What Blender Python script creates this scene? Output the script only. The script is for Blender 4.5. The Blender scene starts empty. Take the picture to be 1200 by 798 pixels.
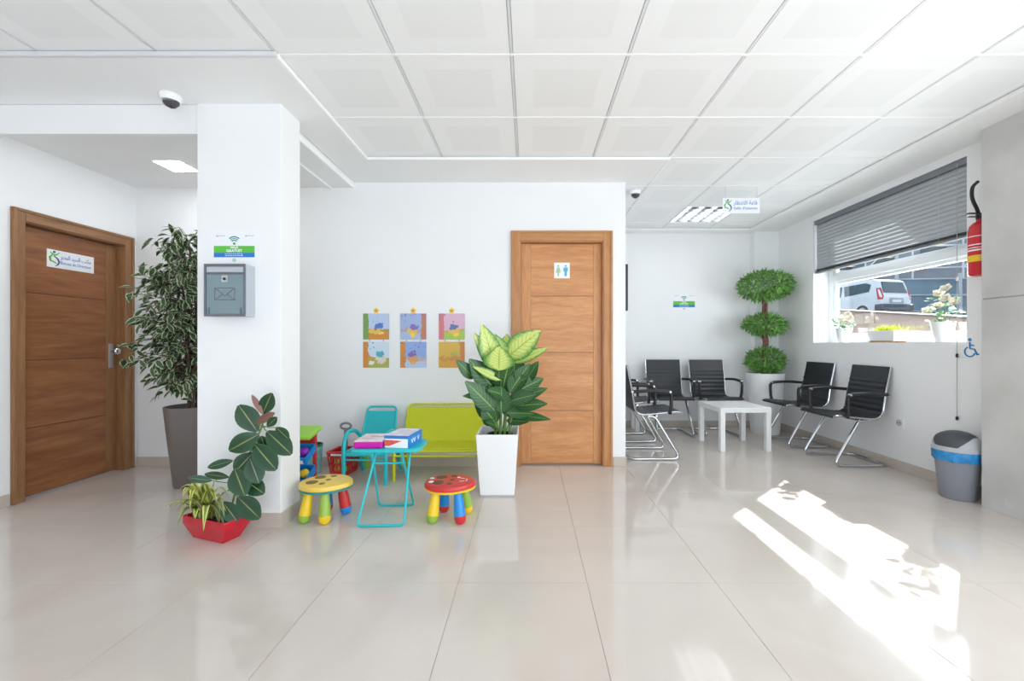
import bpy, bmesh, math, random
from mathutils import Vector, Matrix, Euler

R = math.radians
sc = bpy.context.scene
col = sc.collection
rnd = random.Random(7)

# ------------------------------------------------------------------ camera
CAM_Z = 1.115          # eye height
FPX = 494.0            # focal length in pixels of the 1200 px frame
CX, CY = 620.0, 402.0  # principal point (the lens is shifted a little)
cam_d = bpy.data.cameras.new('camera')
cam_d.sensor_width = 36.0
cam_d.lens = FPX / 1200.0 * 36.0
cam_d.shift_x = -(CX - 600.0) / 1200.0
cam_d.shift_y = (CY - 399.0) / 1200.0
cam_d.clip_start = 0.05
cam_d.clip_end = 300
cam = bpy.data.objects.new('camera', cam_d)
cam.location = (0, 0, CAM_Z)
cam.rotation_euler = (R(90), 0, 0)
col.objects.link(cam)
sc.camera = cam

# ------------------------------------------------------------------ view, world, sun, daylight
sc.view_settings.view_transform = 'Standard'
sc.view_settings.look = 'None'
sc.view_settings.exposure = 0.63
sc.view_settings.gamma = 1.0
sc.view_settings.use_curve_mapping = False
sc.cycles.max_bounces = 16
sc.cycles.diffuse_bounces = 12      # a white room: many light bounces

w = bpy.data.worlds.new('sky')
sc.world = w
w.use_nodes = True
bg = w.node_tree.nodes['Background']
bg.inputs[0].default_value = (0.72, 0.85, 1.0, 1)
bg.inputs[1].default_value = 1.0

sun_d = bpy.data.lights.new('sun', 'SUN')
sun_d.energy = 15.0
sun_d.angle = R(0.55)
sun_d.color = (1.0, 0.965, 0.91)
sun = bpy.data.objects.new('sun', sun_d)
sun.rotation_euler = Vector((-1.0, -0.93, -0.96)).to_track_quat('-Z', 'Y').to_euler()
sun.location = (12, 12, 12)
col.objects.link(sun)


def area(name, loc, look, sx, sy, power, color):
    d = bpy.data.lights.new(name, 'AREA')
    d.shape = 'RECTANGLE'
    d.size, d.size_y = sx, sy
    d.energy = power
    d.color = color
    o = bpy.data.objects.new(name, d)
    o.location = loc
    o.rotation_euler = Vector(look).to_track_quat('-Z', 'Y').to_euler()
    col.objects.link(o)
    return o


# daylight of the assumed shop front and the side window, plus two added fills
area('daylight_shopfront', (0.70, -2.42, 1.45), (0, 1, 0), 4.2, 1.9, 9, (0.78, 0.89, 1.0))
area('upward_fill', (0.70, -2.40, 0.45), (0, 1, 0.75), 4.2, 0.7, 32, (0.90, 0.95, 1.0))  # added fill lamp aimed upward to brighten the ceiling
area('assumed_entrance_fill', (3.62, -0.25, 1.20), (-1, 0, 0), 3.9, 2.3, 98, (1.0, 0.995, 0.985))  # added lamp outside an assumed, unseen entrance
area('daylight_window', (3.56, 3.97, 1.5), (-1, 0, 0), 1.6, 0.75, 22, (0.97, 0.98, 1.0))


def at(px, py, Y):
    """point of the photograph (1200x798) at depth Y"""
    return Vector(((px - CX) * Y / FPX, Y, CAM_Z - (py - CY) * Y / FPX))


# ------------------------------------------------------------------ materials
MATS = {}


def nodes(m):
    m.use_nodes = True
    nt = m.node_tree
    return nt, nt.nodes, nt.links, nt.nodes['Principled BSDF']


def mat(name, color, rough=0.5, metal=0.0, spec=0.5, noise=0.0, nscale=30.0, bump=0.0, coat=0.0, trans=0.0):
    if name in MATS:
        return MATS[name]
    m = bpy.data.materials.new(name)
    nt, N, L, b = nodes(m)
    b.inputs['Base Color'].default_value = (*color, 1)
    b.inputs['Roughness'].default_value = rough
    b.inputs['Metallic'].default_value = metal
    b.inputs['Specular IOR Level'].default_value = spec
    if coat:
        b.inputs['Coat Weight'].default_value = coat
        b.inputs['Coat Roughness'].default_value = 0.08
    if trans:
        b.inputs['Transmission Weight'].default_value = trans
    if noise or bump:
        tc = N.new('ShaderNodeTexCoord')
        t = N.new('ShaderNodeTexNoise')
        t.inputs['Scale'].default_value = nscale
        t.inputs['Detail'].default_value = 4
        L.new(tc.outputs['Object'], t.inputs['Vector'])
        if noise:
            r = N.new('ShaderNodeValToRGB')
            r.color_ramp.elements[0].position = 0.3
            r.color_ramp.elements[1].position = 0.7
            r.color_ramp.elements[0].color = (*[max(0, c * (1 - noise)) for c in color], 1)
            r.color_ramp.elements[1].color = (*[min(1, c * (1 + noise)) for c in color], 1)
            L.new(t.outputs['Fac'], r.inputs['Fac'])
            L.new(r.outputs['Color'], b.inputs['Base Color'])
        if bump:
            bp = N.new('ShaderNodeBump')
            bp.inputs['Strength'].default_value = bump
            bp.inputs['Distance'].default_value = 0.004
            L.new(t.outputs['Fac'], bp.inputs['Height'])
            L.new(bp.outputs['Normal'], b.inputs['Normal'])
    MATS[name] = m
    return m


def wood(name, c1, c2, axis, rough=0.38):
    """stained veneer; axis = direction of the grain (0 x, 1 y, 2 z)"""
    m = bpy.data.materials.new(name)
    nt, N, L, b = nodes(m)
    tc = N.new('ShaderNodeTexCoord')
    info = N.new('ShaderNodeObjectInfo')
    add = N.new('ShaderNodeVectorMath'); add.operation = 'ADD'
    sc3 = N.new('ShaderNodeVectorMath'); sc3.operation = 'SCALE'
    sc3.inputs['Scale'].default_value = 7.0
    comb = N.new('ShaderNodeCombineXYZ')
    for k in range(3):
        L.new(info.outputs['Random'], comb.inputs[k])
    L.new(comb.outputs[0], sc3.inputs[0])
    L.new(tc.outputs['Object'], add.inputs[0])
    L.new(sc3.outputs[0], add.inputs[1])
    mp = N.new('ShaderNodeMapping')
    s = [9.0, 9.0, 9.0]
    s[axis] = 1.1
    mp.inputs['Scale'].default_value = s
    L.new(add.outputs[0], mp.inputs['Vector'])
    t1 = N.new('ShaderNodeTexNoise'); t1.inputs['Scale'].default_value = 1.3
    t1.inputs['Detail'].default_value = 5; t1.inputs['Distortion'].default_value = 1.2
    L.new(mp.outputs[0], t1.inputs['Vector'])
    t2 = N.new('ShaderNodeTexNoise'); t2.inputs['Scale'].default_value = 9.0
    t2.inputs['Detail'].default_value = 3
    L.new(mp.outputs[0], t2.inputs['Vector'])
    r1 = N.new('ShaderNodeValToRGB')
    r1.color_ramp.elements[0].position = 0.32; r1.color_ramp.elements[0].color = (*c1, 1)
    r1.color_ramp.elements[1].position = 0.68; r1.color_ramp.elements[1].color = (*c2, 1)
    L.new(t1.outputs['Fac'], r1.inputs['Fac'])
    mx = N.new('ShaderNodeMix'); mx.data_type = 'RGBA'; mx.blend_type = 'MULTIPLY'
    mx.inputs['Factor'].default_value = 0.35
    r2 = N.new('ShaderNodeValToRGB')
    r2.color_ramp.elements[0].position = 0.35; r2.color_ramp.elements[0].color = (0.62, 0.58, 0.55, 1)
    r2.color_ramp.elements[1].position = 0.6; r2.color_ramp.elements[1].color = (1, 1, 1, 1)
    L.new(t2.outputs['Fac'], r2.inputs['Fac'])
    L.new(r1.outputs['Color'], mx.inputs['A'])
    L.new(r2.outputs['Color'], mx.inputs['B'])
    L.new(mx.outputs['Result'], b.inputs['Base Color'])
    b.inputs['Roughness'].default_value = rough
    MATS[name] = m
    return m


def uvmask_mat(name, base, edge, rough=0.4, lo=0.30, hi=0.42, noise=0.25, vein=None, nscale=3.0, sheen=0.5, side=None):
    """leaf: base colour in the middle, edge colour at the rim (by |u-0.5| in the leaf's own uv), paler midrib"""
    m = bpy.data.materials.new(name)
    nt, N, L, b = nodes(m)
    uv = N.new('ShaderNodeTexCoord')
    sep = N.new('ShaderNodeSeparateXYZ')
    L.new(uv.outputs['UV'], sep.inputs[0])
    sub = N.new('ShaderNodeMath'); sub.operation = 'SUBTRACT'; sub.inputs[1].default_value = 0.5
    L.new(sep.outputs[0], sub.inputs[0])
    ab = N.new('ShaderNodeMath'); ab.operation = 'ABSOLUTE'
    L.new(sub.outputs[0], ab.inputs[0])
    nz = N.new('ShaderNodeTexNoise'); nz.inputs['Scale'].default_value = nscale
    nz.inputs['Detail'].default_value = 3
    mp = N.new('ShaderNodeMapping'); mp.inputs['Scale'].default_value = (1.5, 4, 1)
    L.new(uv.outputs['UV'], mp.inputs[0]); L.new(mp.outputs[0], nz.inputs['Vector'])
    ns = N.new('ShaderNodeMath'); ns.operation = 'MULTIPLY_ADD'
    ns.inputs[1].default_value = noise; ns.inputs[2].default_value = -noise / 2
    L.new(nz.outputs['Fac'], ns.inputs[0])
    ad = N.new('ShaderNodeMath'); ad.operation = 'ADD'
    L.new(ab.outputs[0], ad.inputs[0]); L.new(ns.outputs[0], ad.inputs[1])
    r = N.new('ShaderNodeValToRGB')
    r.color_ramp.elements[0].position = lo; r.color_ramp.elements[0].color = (*base, 1)
    r.color_ramp.elements[1].position = hi; r.color_ramp.elements[1].color = (*edge, 1)
    L.new(ad.outputs[0], r.inputs['Fac'])
    out = r.outputs['Color']
    if vein:
        r2 = N.new('ShaderNodeValToRGB')
        r2.color_ramp.elements[0].position = 0.008; r2.color_ramp.elements[0].color = (1, 1, 1, 1)
        r2.color_ramp.elements[1].position = 0.035; r2.color_ramp.elements[1].color = (0, 0, 0, 1)
        L.new(ab.outputs[0], r2.inputs['Fac'])
        mx = N.new('ShaderNodeMix'); mx.data_type = 'RGBA'
        L.new(r2.outputs['Color'], mx.inputs['Factor'])
        L.new(out, mx.inputs['A'])
        mx.inputs['B'].default_value = (*vein, 1)
        out = mx.outputs['Result']
    if side:
        m1 = N.new('ShaderNodeMath'); m1.operation = 'MULTIPLY_ADD'; m1.inputs[1].default_value = -0.55
        L.new(ab.outputs[0], m1.inputs[0]); L.new(sep.outputs[1], m1.inputs[2])
        m2 = N.new('ShaderNodeMath'); m2.operation = 'MULTIPLY'; m2.inputs[1].default_value = 9.0
        L.new(m1.outputs[0], m2.inputs[0])
        m3 = N.new('ShaderNodeMath'); m3.operation = 'FRACT'; L.new(m2.outputs[0], m3.inputs[0])
        m4 = N.new('ShaderNodeMath'); m4.operation = 'LESS_THAN'; m4.inputs[1].default_value = 0.2
        L.new(m3.outputs[0], m4.inputs[0])
        m5 = N.new('ShaderNodeMath'); m5.operation = 'MULTIPLY'; m5.inputs[1].default_value = 0.55
        L.new(m4.outputs[0], m5.inputs[0])
        mx2 = N.new('ShaderNodeMix'); mx2.data_type = 'RGBA'
        L.new(m5.outputs[0], mx2.inputs['Factor']); L.new(out, mx2.inputs['A']); mx2.inputs['B'].default_value = (*side, 1)
        out = mx2.outputs['Result']
    L.new(out, b.inputs['Base Color'])
    b.inputs['Roughness'].default_value = rough
    b.inputs['Specular IOR Level'].default_value = sheen
    MATS[name] = m
    return m


def emit(name, color, strength):
    m = bpy.data.materials.new(name)
    nt, N, L, b = nodes(m)
    b.inputs['Base Color'].default_value = (*color, 1)
    b.inputs['Emission Color'].default_value = (*color, 1)
    b.inputs['Emission Strength'].default_value = strength
    MATS[name] = m
    return m


WHITE = mat('wall_paint', (0.86, 0.865, 0.875), 0.6, noise=0.012, nscale=2.0, bump=0.03)
WHITE2 = mat('ceiling_paint', (0.85, 0.855, 0.86), 0.7, noise=0.01, nscale=3.0)
TRIMW = mat('white_trim', (0.90, 0.90, 0.90), 0.45)
GRID = mat('grid_bar', (0.70, 0.71, 0.72), 0.45)
PLASTIC_W = mat('white_plastic', (0.86, 0.86, 0.87), 0.3)
PVC = mat('window_pvc', (0.86, 0.88, 0.90), 0.3)
BASEB = mat('baseboard_tile', (0.56, 0.49, 0.43), 0.25, noise=0.06, nscale=6)
CHROME = mat('chrome', (0.62, 0.63, 0.65), 0.14, 1.0)
STEEL = mat('brushed_steel', (0.55, 0.56, 0.58), 0.3, 1.0)
BLACK_LEATHER = mat('black_leather', (0.018, 0.02, 0.026), 0.42, noise=0.15, nscale=40)
BLACK_PAD = mat('black_arm_pad', (0.012, 0.012, 0.014), 0.35)
BLACK = mat('black_plastic', (0.015, 0.015, 0.017), 0.4)
DGREY = mat('dark_grey_plastic', (0.06, 0.065, 0.075), 0.45)
MGREY = mat('mid_grey_plastic', (0.27, 0.28, 0.32), 0.45)
SGREY = mat('silver_grey_plastic', (0.48, 0.49, 0.52), 0.4)
TURQ = mat('turquoise_paint', (0.012, 0.50, 0.54), 0.3)
TURQ_F = mat('turquoise_fabric', (0.015, 0.44, 0.48), 0.65, noise=0.05, nscale=200)
LIME = mat('lime_paint', (0.60, 0.62, 0.012), 0.32)
LIME_F = mat('lime_fabric', (0.57, 0.60, 0.012), 0.65, noise=0.05, nscale=200)
RED = mat('red_plastic', (0.62, 0.03, 0.03), 0.35)
REDPOT = mat('red_gloss_pot', (0.56, 0.008, 0.025), 0.22)
YEL = mat('yellow_plastic', (0.87, 0.58, 0.02), 0.35)
YEL2 = mat('yellow_seat', (0.88, 0.60, 0.10), 0.4)
BLU = mat('blue_plastic', (0.01, 0.25, 0.68), 0.35)
GRN = mat('green_plastic', (0.30, 0.48, 0.06), 0.35)
LGRN = mat('light_green_plastic', (0.35, 0.70, 0.06), 0.35)
ORG = mat('orange_plastic', (0.85, 0.30, 0.02), 0.35)
PURP = mat('purple_plastic', (0.28, 0.02, 0.50), 0.3)
MAGEN = mat('magenta_card', (0.58, 0.0, 0.36), 0.35)
BGREY = mat('shovel_grey', (0.20, 0.21, 0.24), 0.4)
SPOT = mat('brown_spot', (0.10, 0.055, 0.03), 0.5)
SPOT_Y = mat('olive_spot', (0.20, 0.13, 0.03), 0.5)
INKB = mat('blue_ink', (0.02, 0.19, 0.55), 0.6)
INKG = mat('green_ink', (0.11, 0.52, 0.05), 0.6)
INKDG = mat('dark_green_ink', (0.06, 0.30, 0.07), 0.6)
INKGREY = mat('grey_ink', (0.45, 0.45, 0.5), 0.6)
PAPER = mat('paper', (0.86, 0.87, 0.90), 0.5)
SIGNW = mat('sign_white', (0.88, 0.90, 0.93), 0.35)
SOIL = mat('soil', (0.035, 0.025, 0.018), 0.95, noise=0.5, nscale=60, bump=0.6)
TAUPE = mat('taupe_pot', (0.165, 0.14, 0.13), 0.35)
BARK = mat('bark', (0.10, 0.065, 0.04), 0.85, noise=0.4, nscale=40, bump=0.5)
BARK2 = mat('bark_red_brown', (0.17, 0.09, 0.06), 0.85, noise=0.4, nscale=35, bump=0.6)
STEM_G = mat('green_stem', (0.13, 0.24, 0.05), 0.5)
MAILFRAME = mat('mailbox_frame', (0.16, 0.18, 0.21), 0.35, 0.4)
MAILDOOR = mat('mailbox_door', (0.22, 0.30, 0.33), 0.3, 0.5)
MAILSIDE = mat('mailbox_side', (0.50, 0.53, 0.58), 0.35, 0.3)
BLIND = mat('blind_slat', (0.44, 0.465, 0.49), 0.4, 0.15)
BLIND_D = mat('blind_rail', (0.20, 0.215, 0.235), 0.4, 0.2)
CORD = mat('white_cord', (0.80, 0.80, 0.80), 0.6)
EXTRED = mat('extinguisher_red', (0.55, 0.012, 0.02), 0.25)
EXTYEL = mat('label_yellow', (0.85, 0.55, 0.02), 0.5)
LINER = mat('blue_liner', (0.02, 0.26, 0.60), 0.28, noise=0.35, nscale=25, bump=0.8)
PINEW = mat('pallet_wood', (0.50, 0.33, 0.17), 0.6, noise=0.2, nscale=40)
LACK = mat('white_lacquer', (0.87, 0.87, 0.87), 0.25)
W_DOOR = wood('wc_door_veneer', (0.56, 0.235, 0.085), (0.70, 0.335, 0.135), 0)
W_DOORV = wood('wc_door_stile_veneer', (0.60, 0.27, 0.10), (0.68, 0.33, 0.135), 2)
W_DOORC = wood('wc_casing_wood', (0.46, 0.20, 0.07), (0.58, 0.28, 0.11), 2)
W_DOORH = wood('wc_casing_head_wood', (0.46, 0.20, 0.07), (0.58, 0.28, 0.11), 0)
L_DOOR = wood('office_door_veneer', (0.235, 0.082, 0.028), (0.36, 0.142, 0.052), 1)
L_DOORV = wood('office_door_stile_veneer', (0.26, 0.12, 0.05), (0.34, 0.165, 0.07), 2)
L_DOORC = wood('office_casing_wood', (0.25, 0.12, 0.05), (0.36, 0.18, 0.08), 2)
L_DOORH = wood('office_casing_head_wood', (0.25, 0.12, 0.05), (0.36, 0.18, 0.08), 1)
LEAF_FICUS = uvmask_mat('ficus_leaf', (0.03, 0.075, 0.025), (0.58, 0.63, 0.40), 0.4, 0.335, 0.42, 0.3)
LEAF_RUB = uvmask_mat('rubber_leaf', (0.014, 0.055, 0.022), (0.022, 0.08, 0.03), 0.22, 0.2, 0.5, 0.2, vein=(0.30, 0.36, 0.12))
LEAF_RUBNEW = uvmask_mat('rubber_new_leaf', (0.22, 0.09, 0.07), (0.26, 0.12, 0.08), 0.3, 0.2, 0.5, 0.2, vein=(0.35, 0.15, 0.1))
LEAF_DRAC = uvmask_mat('dracaena_leaf', (0.16, 0.25, 0.05), (0.70, 0.68, 0.17), 0.4, 0.14, 0.28, 0.12)
LEAF_DRAC2 = uvmask_mat('dracaena_old_leaf', (0.13, 0.19, 0.06), (0.46, 0.45, 0.20), 0.45, 0.2, 0.36, 0.2)
LEAF_DIEY = uvmask_mat('dieffenbachia_pale_leaf', (0.62, 0.70, 0.19), (0.06, 0.24, 0.04), 0.32, 0.24, 0.46, 0.28, vein=(0.28, 0.46, 0.08), nscale=5, side=(0.20, 0.42, 0.07))
LEAF_DIED = uvmask_mat('dieffenbachia_dark_leaf', (0.03, 0.11, 0.03), (0.018, 0.075, 0.025), 0.38, 0.2, 0.5, 0.2, vein=(0.26, 0.42, 0.10), nscale=6, side=(0.12, 0.25, 0.07))
LEAF_TOPI = uvmask_mat('topiary_leaf', (0.10, 0.26, 0.045), (0.17, 0.38, 0.07), 0.5, 0.1, 0.5, 0.5)
LEAF_WIN = uvmask_mat('flower_leaf', (0.10, 0.26, 0.10), (0.16, 0.36, 0.15), 0.45, 0.1, 0.5, 0.3)
LEAF_GRASS = uvmask_mat('yellow_grass', (0.52, 0.62, 0.05), (0.66, 0.74, 0.10), 0.5, 0.1, 0.5, 0.3)
PETAL = mat('white_petal', (0.87, 0.84, 0.74), 0.55)

# floor tile: polished beige porcelain, very soft veining
FT = bpy.data.materials.new('polished_floor_tile')
nt, N, L, b = nodes(FT)
geo = N.new('ShaderNodeNewGeometry')
nz = N.new('ShaderNodeTexNoise'); nz.inputs['Scale'].default_value = 1.1; nz.inputs['Detail'].default_value = 6
nz.inputs['Distortion'].default_value = 1.5
L.new(geo.outputs['Position'], nz.inputs['Vector'])
rp = N.new('ShaderNodeValToRGB')
rp.color_ramp.elements[0].position = 0.3; rp.color_ramp.elements[0].color = (0.62, 0.555, 0.505, 1)
rp.color_ramp.elements[1].position = 0.7; rp.color_ramp.elements[1].color = (0.69, 0.63, 0.58, 1)
L.new(nz.outputs['Fac'], rp.inputs['Fac'])
L.new(rp.outputs['Color'], b.inputs['Base Color'])
b.inputs['Roughness'].default_value = 0.09
b.inputs['Specular IOR Level'].default_value = 0.62
GROUT = mat('grout', (0.46, 0.40, 0.345), 0.7)

# concrete
CONC = bpy.data.materials.new('bare_concrete')
nt, N, L, b = nodes(CONC)
geo = N.new('ShaderNodeNewGeometry')
n1 = N.new('ShaderNodeTexNoise'); n1.inputs['Scale'].default_value = 2.3; n1.inputs['Detail'].default_value = 8
n2 = N.new('ShaderNodeTexNoise'); n2.inputs['Scale'].default_value = 9.0; n2.inputs['Detail'].default_value = 5
L.new(geo.outputs['Position'], n1.inputs['Vector']); L.new(geo.outputs['Position'], n2.inputs['Vector'])
rp = N.new('ShaderNodeValToRGB')
rp.color_ramp.elements[0].position = 0.3; rp.color_ramp.elements[0].color = (0.48, 0.475, 0.46, 1)
rp.color_ramp.elements[1].position = 0.7; rp.color_ramp.elements[1].color = (0.64, 0.635, 0.62, 1)
L.new(n1.outputs['Fac'], rp.inputs['Fac'])
rs = N.new('ShaderNodeValToRGB')
rs.color_ramp.elements[0].position = 0.66; rs.color_ramp.elements[0].color = (0, 0, 0, 1)
rs.color_ramp.elements[1].position = 0.74; rs.color_ramp.elements[1].color = (1, 1, 1, 1)
L.new(n2.outputs['Fac'], rs.inputs['Fac'])
mx = N.new('ShaderNodeMix'); mx.data_type = 'RGBA'
ms = N.new('ShaderNodeMath'); ms.operation = 'MULTIPLY'; ms.inputs[1].default_value = 0.6
L.new(rs.outputs['Color'], ms.inputs[0]); L.new(ms.outputs[0], mx.inputs['Factor'])
L.new(rp.outputs['Color'], mx.inputs['A']); mx.inputs['B'].default_value = (0.68, 0.67, 0.65, 1)
L.new(mx.outputs['Result'], b.inputs['Base Color'])
b.inputs['Roughness'].default_value = 0.55
bp = N.new('ShaderNodeBump'); bp.inputs['Strength'].default_value = 0.12
L.new(n2.outputs['Fac'], bp.inputs['Height']); L.new(bp.outputs['Normal'], b.inputs['Normal'])

# ceiling tile: perforated field with a plain border (own uv)
CT = bpy.data.materials.new('metal_ceiling_tile')
nt, N, L, b = nodes(CT)
uvn = N.new('ShaderNodeTexCoord')
sep = N.new('ShaderNodeSeparateXYZ'); L.new(uvn.outputs['UV'], sep.inputs[0])
dd = []
for k in range(2):
    s1 = N.new('ShaderNodeMath'); s1.operation = 'SUBTRACT'; s1.inputs[1].default_value = 0.5
    L.new(sep.outputs[k], s1.inputs[0])
    a1 = N.new('ShaderNodeMath'); a1.operation = 'ABSOLUTE'; L.new(s1.outputs[0], a1.inputs[0])
    dd.append(a1)
mxm = N.new('ShaderNodeMath'); mxm.operation = 'MAXIMUM'
L.new(dd[0].outputs[0], mxm.inputs[0]); L.new(dd[1].outputs[0], mxm.inputs[1])
gt = N.new('ShaderNodeMath'); gt.operation = 'GREATER_THAN'; gt.inputs[1].default_value = 0.31
L.new(mxm.outputs[0], gt.inputs[0])
mx = N.new('ShaderNodeMix'); mx.data_type = 'RGBA'
L.new(gt.outputs[0], mx.inputs['Factor'])
mx.inputs['A'].default_value = (0.835, 0.84, 0.845, 1); mx.inputs['B'].default_value = (0.87, 0.875, 0.88, 1)
L.new(mx.outputs['Result'], b.inputs['Base Color'])
b.inputs['Roughness'].default_value = 0.55

# window glass: lets the sun through, keeps a weak mirror image
GLASS = bpy.data.materials.new('window_glass')
nt, N, L, b = nodes(GLASS)
N.remove(b)
tr = N.new('ShaderNodeBsdfTransparent'); tr.inputs[0].default_value = (0.93, 0.96, 0.97, 1)
gl = N.new('ShaderNodeBsdfGlossy'); gl.inputs['Roughness'].default_value = 0.02
mxs = N.new('ShaderNodeMixShader'); mxs.inputs[0].default_value = 0.06
L.new(tr.outputs[0], mxs.inputs[1]); L.new(gl.outputs[0], mxs.inputs[2])
L.new(mxs.outputs[0], N['Material Output'].inputs['Surface'])


# ------------------------------------------------------------------ mesh building
class MB:
    def __init__(s):
        s.v, s.f, s.uv, s.sm = [], [], [], []

    def add(s, vs, fs, smooth=False, uv=None):
        o = len(s.v)
        s.v += [Vector(p) for p in vs]
        s.uv += uv if uv else [(0.5, 0.5)] * len(vs)
        s.f += [tuple(i + o for i in f) for f in fs]
        s.sm += [smooth] * len(fs)
        return s

    def box(s, x0, x1, y0, y1, z0, z1, M=None):
        P = [(x, y, z) for z in (z0, z1) for y in (y0, y1) for x in (x0, x1)]
        if M:
            P = [M @ Vector(p) for p in P]
        return s.add(P, [(0, 2, 3, 1), (4, 5, 7, 6), (0, 1, 5, 4), (2, 6, 7, 3), (0, 4, 6, 2), (1, 3, 7, 5)])

    def cbox(s, c, d, M=None):
        return s.box(c[0] - d[0] / 2, c[0] + d[0] / 2, c[1] - d[1] / 2, c[1] + d[1] / 2, c[2] - d[2] / 2, c[2] + d[2] / 2, M)

    def tube(s, pts, r, n=8, closed=False, flat=None):
        pts = [Vector(p) for p in pts]
        m = len(pts)
        rs = r if isinstance(r, (list, tuple)) else [r] * m
        T = []
        for i in range(m):
            if closed:
                t = pts[(i + 1) % m] - pts[i - 1]
            else:
                t = pts[min(i + 1, m - 1)] - pts[max(i - 1, 0)]
            T.append(t.normalized())
        a = Vector((0, 0, 1)) if abs(T[0].z) < 0.9 else Vector((1, 0, 0))
        u = (a - T[0] * a.dot(T[0])).normalized()
        vs, fs = [], []
        for i in range(m):
            u = (u - T[i] * u.dot(T[i])).normalized()
            w_ = T[i].cross(u)
            for k in range(n):
                an = 2 * math.pi * k / n
                ku, kw = (1, 1) if not flat else flat
                vs.append(pts[i] + (u * math.cos(an) * ku + w_ * math.sin(an) * kw) * rs[i])
        for i in range(m if closed else m - 1):
            j = (i + 1) % m
            for k in range(n):
                l = (k + 1) % n
                fs.append((i * n + k, i * n + l, j * n + l, j * n + k))
        s.add(vs, fs, True)
        if not closed:
            o = len(s.v) - len(vs)
            s.f += [tuple(o + k for k in range(n))[::-1], tuple(o + (m - 1) * n + k for k in range(n))]
            s.sm += [False, False]
        return s

    def lathe(s, prof, n=24, c=(0, 0, 0), sx=1.0, sy=1.0, smooth=True, M=None, caps=True):
        vs, fs = [], []
        for r, z in prof:
            for k in range(n):
                a = 2 * math.pi * k / n
                p = Vector((c[0] + r * math.cos(a) * sx, c[1] + r * math.sin(a) * sy, c[2] + z))
                vs.append(M @ p if M else p)
        m = len(prof)
        for i in range(m - 1):
            for k in range(n):
                l = (k + 1) % n
                fs.append((i * n + k, i * n + l, (i + 1) * n + l, (i + 1) * n + k))
        s.add(vs, fs, smooth)
        if caps:
            o = len(s.v) - len(vs)
            s.f += [tuple(o + k for k in range(n))[::-1], tuple(o + (m - 1) * n + k for k in range(n))]
            s.sm += [False, False]
        return s

    def prism(s, poly, M, d):
        """poly in local xy, from z=0 to z=d, placed by M"""
        n = len(poly)
        vs = [M @ Vector((x, y, 0)) for x, y in poly] + [M @ Vector((x, y, d)) for x, y in poly]
        fs = [tuple(range(n))[::-1], tuple(range(n, 2 * n))] + [(i, (i + 1) % n, n + (i + 1) % n, n + i) for i in range(n)]
        return s.add(vs, fs)

    def ball(s, c, r, n=12, m=8, sz=1.0, sx=1.0, sy=1.0):
        prof = [(r * math.sin(math.pi * i / m), -r * sz * math.cos(math.pi * i / m)) for i in range(m + 1)]
        prof[0] = (r * 0.02, -r * sz); prof[-1] = (r * 0.02, r * sz)
        return s.lathe(prof, n, c, sx, sy)

    def leaf(s, M, Lh, W, bend=0.15, fold=0.12, nseg=5, shape=0.5, pw=1.0):
        """blade along +y, normal +z; shape = where it is widest"""
        vs, uv, fs = [], [], []
        for i in range(nseg + 1):
            t = i / nseg
            if shape == 0.5:
                wd = math.sin(math.pi * min(max(t, 0.015), 0.985)) ** pw
            else:
                q = t ** (math.log(0.5) / math.log(shape))
                wd = math.sin(math.pi * min(max(q, 0.02), 0.985)) ** pw
            wd *= W / 2
            z = -bend * Lh * t * t
            for k, sx_ in enumerate((-1, 0, 1)):
                vs.append(M @ Vector((sx_ * wd, t * Lh, z + (fold * wd if sx_ else 0))))
                uv.append((k / 2, t))
        for i in range(nseg):
            for k in range(2):
                a = i * 3 + k
                fs.append((a, a + 1, a + 4, a + 3))
        return s.add(vs, fs, True, uv)

    def mesh(s, name, m):
        me = bpy.data.meshes.new(name)
        me.from_pydata([tuple(p) for p in s.v], [], s.f)
        me.polygons.foreach_set('use_smooth', s.sm)
        ul = me.uv_layers.new(name='UVMap')
        idx = [0] * len(me.loops)
        me.loops.foreach_get('vertex_index', idx)
        flat = []
        for i in idx:
            flat += s.uv[i]
        ul.data.foreach_set('uv', flat)
        me.materials.append(m)
        if any(s.sm):
            me.set_sharp_from_angle(angle=R(40))
        me.update()
        return me

    def build(s, name, m, parent=None, bevel=0.0, recalc=False):
        me = s.mesh(name, m)
        if recalc:
            bm = bmesh.new(); bm.from_mesh(me); bmesh.ops.recalc_face_normals(bm, faces=bm.faces); bm.to_mesh(me); bm.free()
        o = bpy.data.objects.new(name, me)
        col.objects.link(o)
        if parent:
            o.parent = parent
        if bevel:
            md = o.modifiers.new('bevel', 'BEVEL')
            md.width = bevel; md.segments = 2; md.limit_method = 'ANGLE'; md.angle_limit = R(50)
        return o


def obj_from(name, me, parent=None, M=None):
    o = bpy.data.objects.new(name, me)
    col.objects.link(o)
    if parent:
        o.parent = parent
    if M is not None:
        o.matrix_local = M
    return o


def thing(name, label, cat, loc=(0, 0, 0), rz=0.0, group=None):
    o = bpy.data.objects.new(name, None)
    o.empty_display_size = 0.1
    o.location = loc
    o.rotation_euler = (0, 0, rz)
    col.objects.link(o)
    return tag(o, label, cat, group)


def tag(o, label, cat, group=None):
    o['label'] = label
    o['category'] = cat
    if group:
        o['group'] = group
    return o


def struct(o, label=None):
    o['kind'] = 'structure'
    if label:
        o['label'] = label
    return o


def stuff(o):
    o['kind'] = 'stuff'
    return o


def copy_tree(o, parent=None):
    c = o.copy()
    col.objects.link(c)
    c.parent = parent
    for ch in list(o.children):
        copy_tree(ch, c)
    return c


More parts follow.
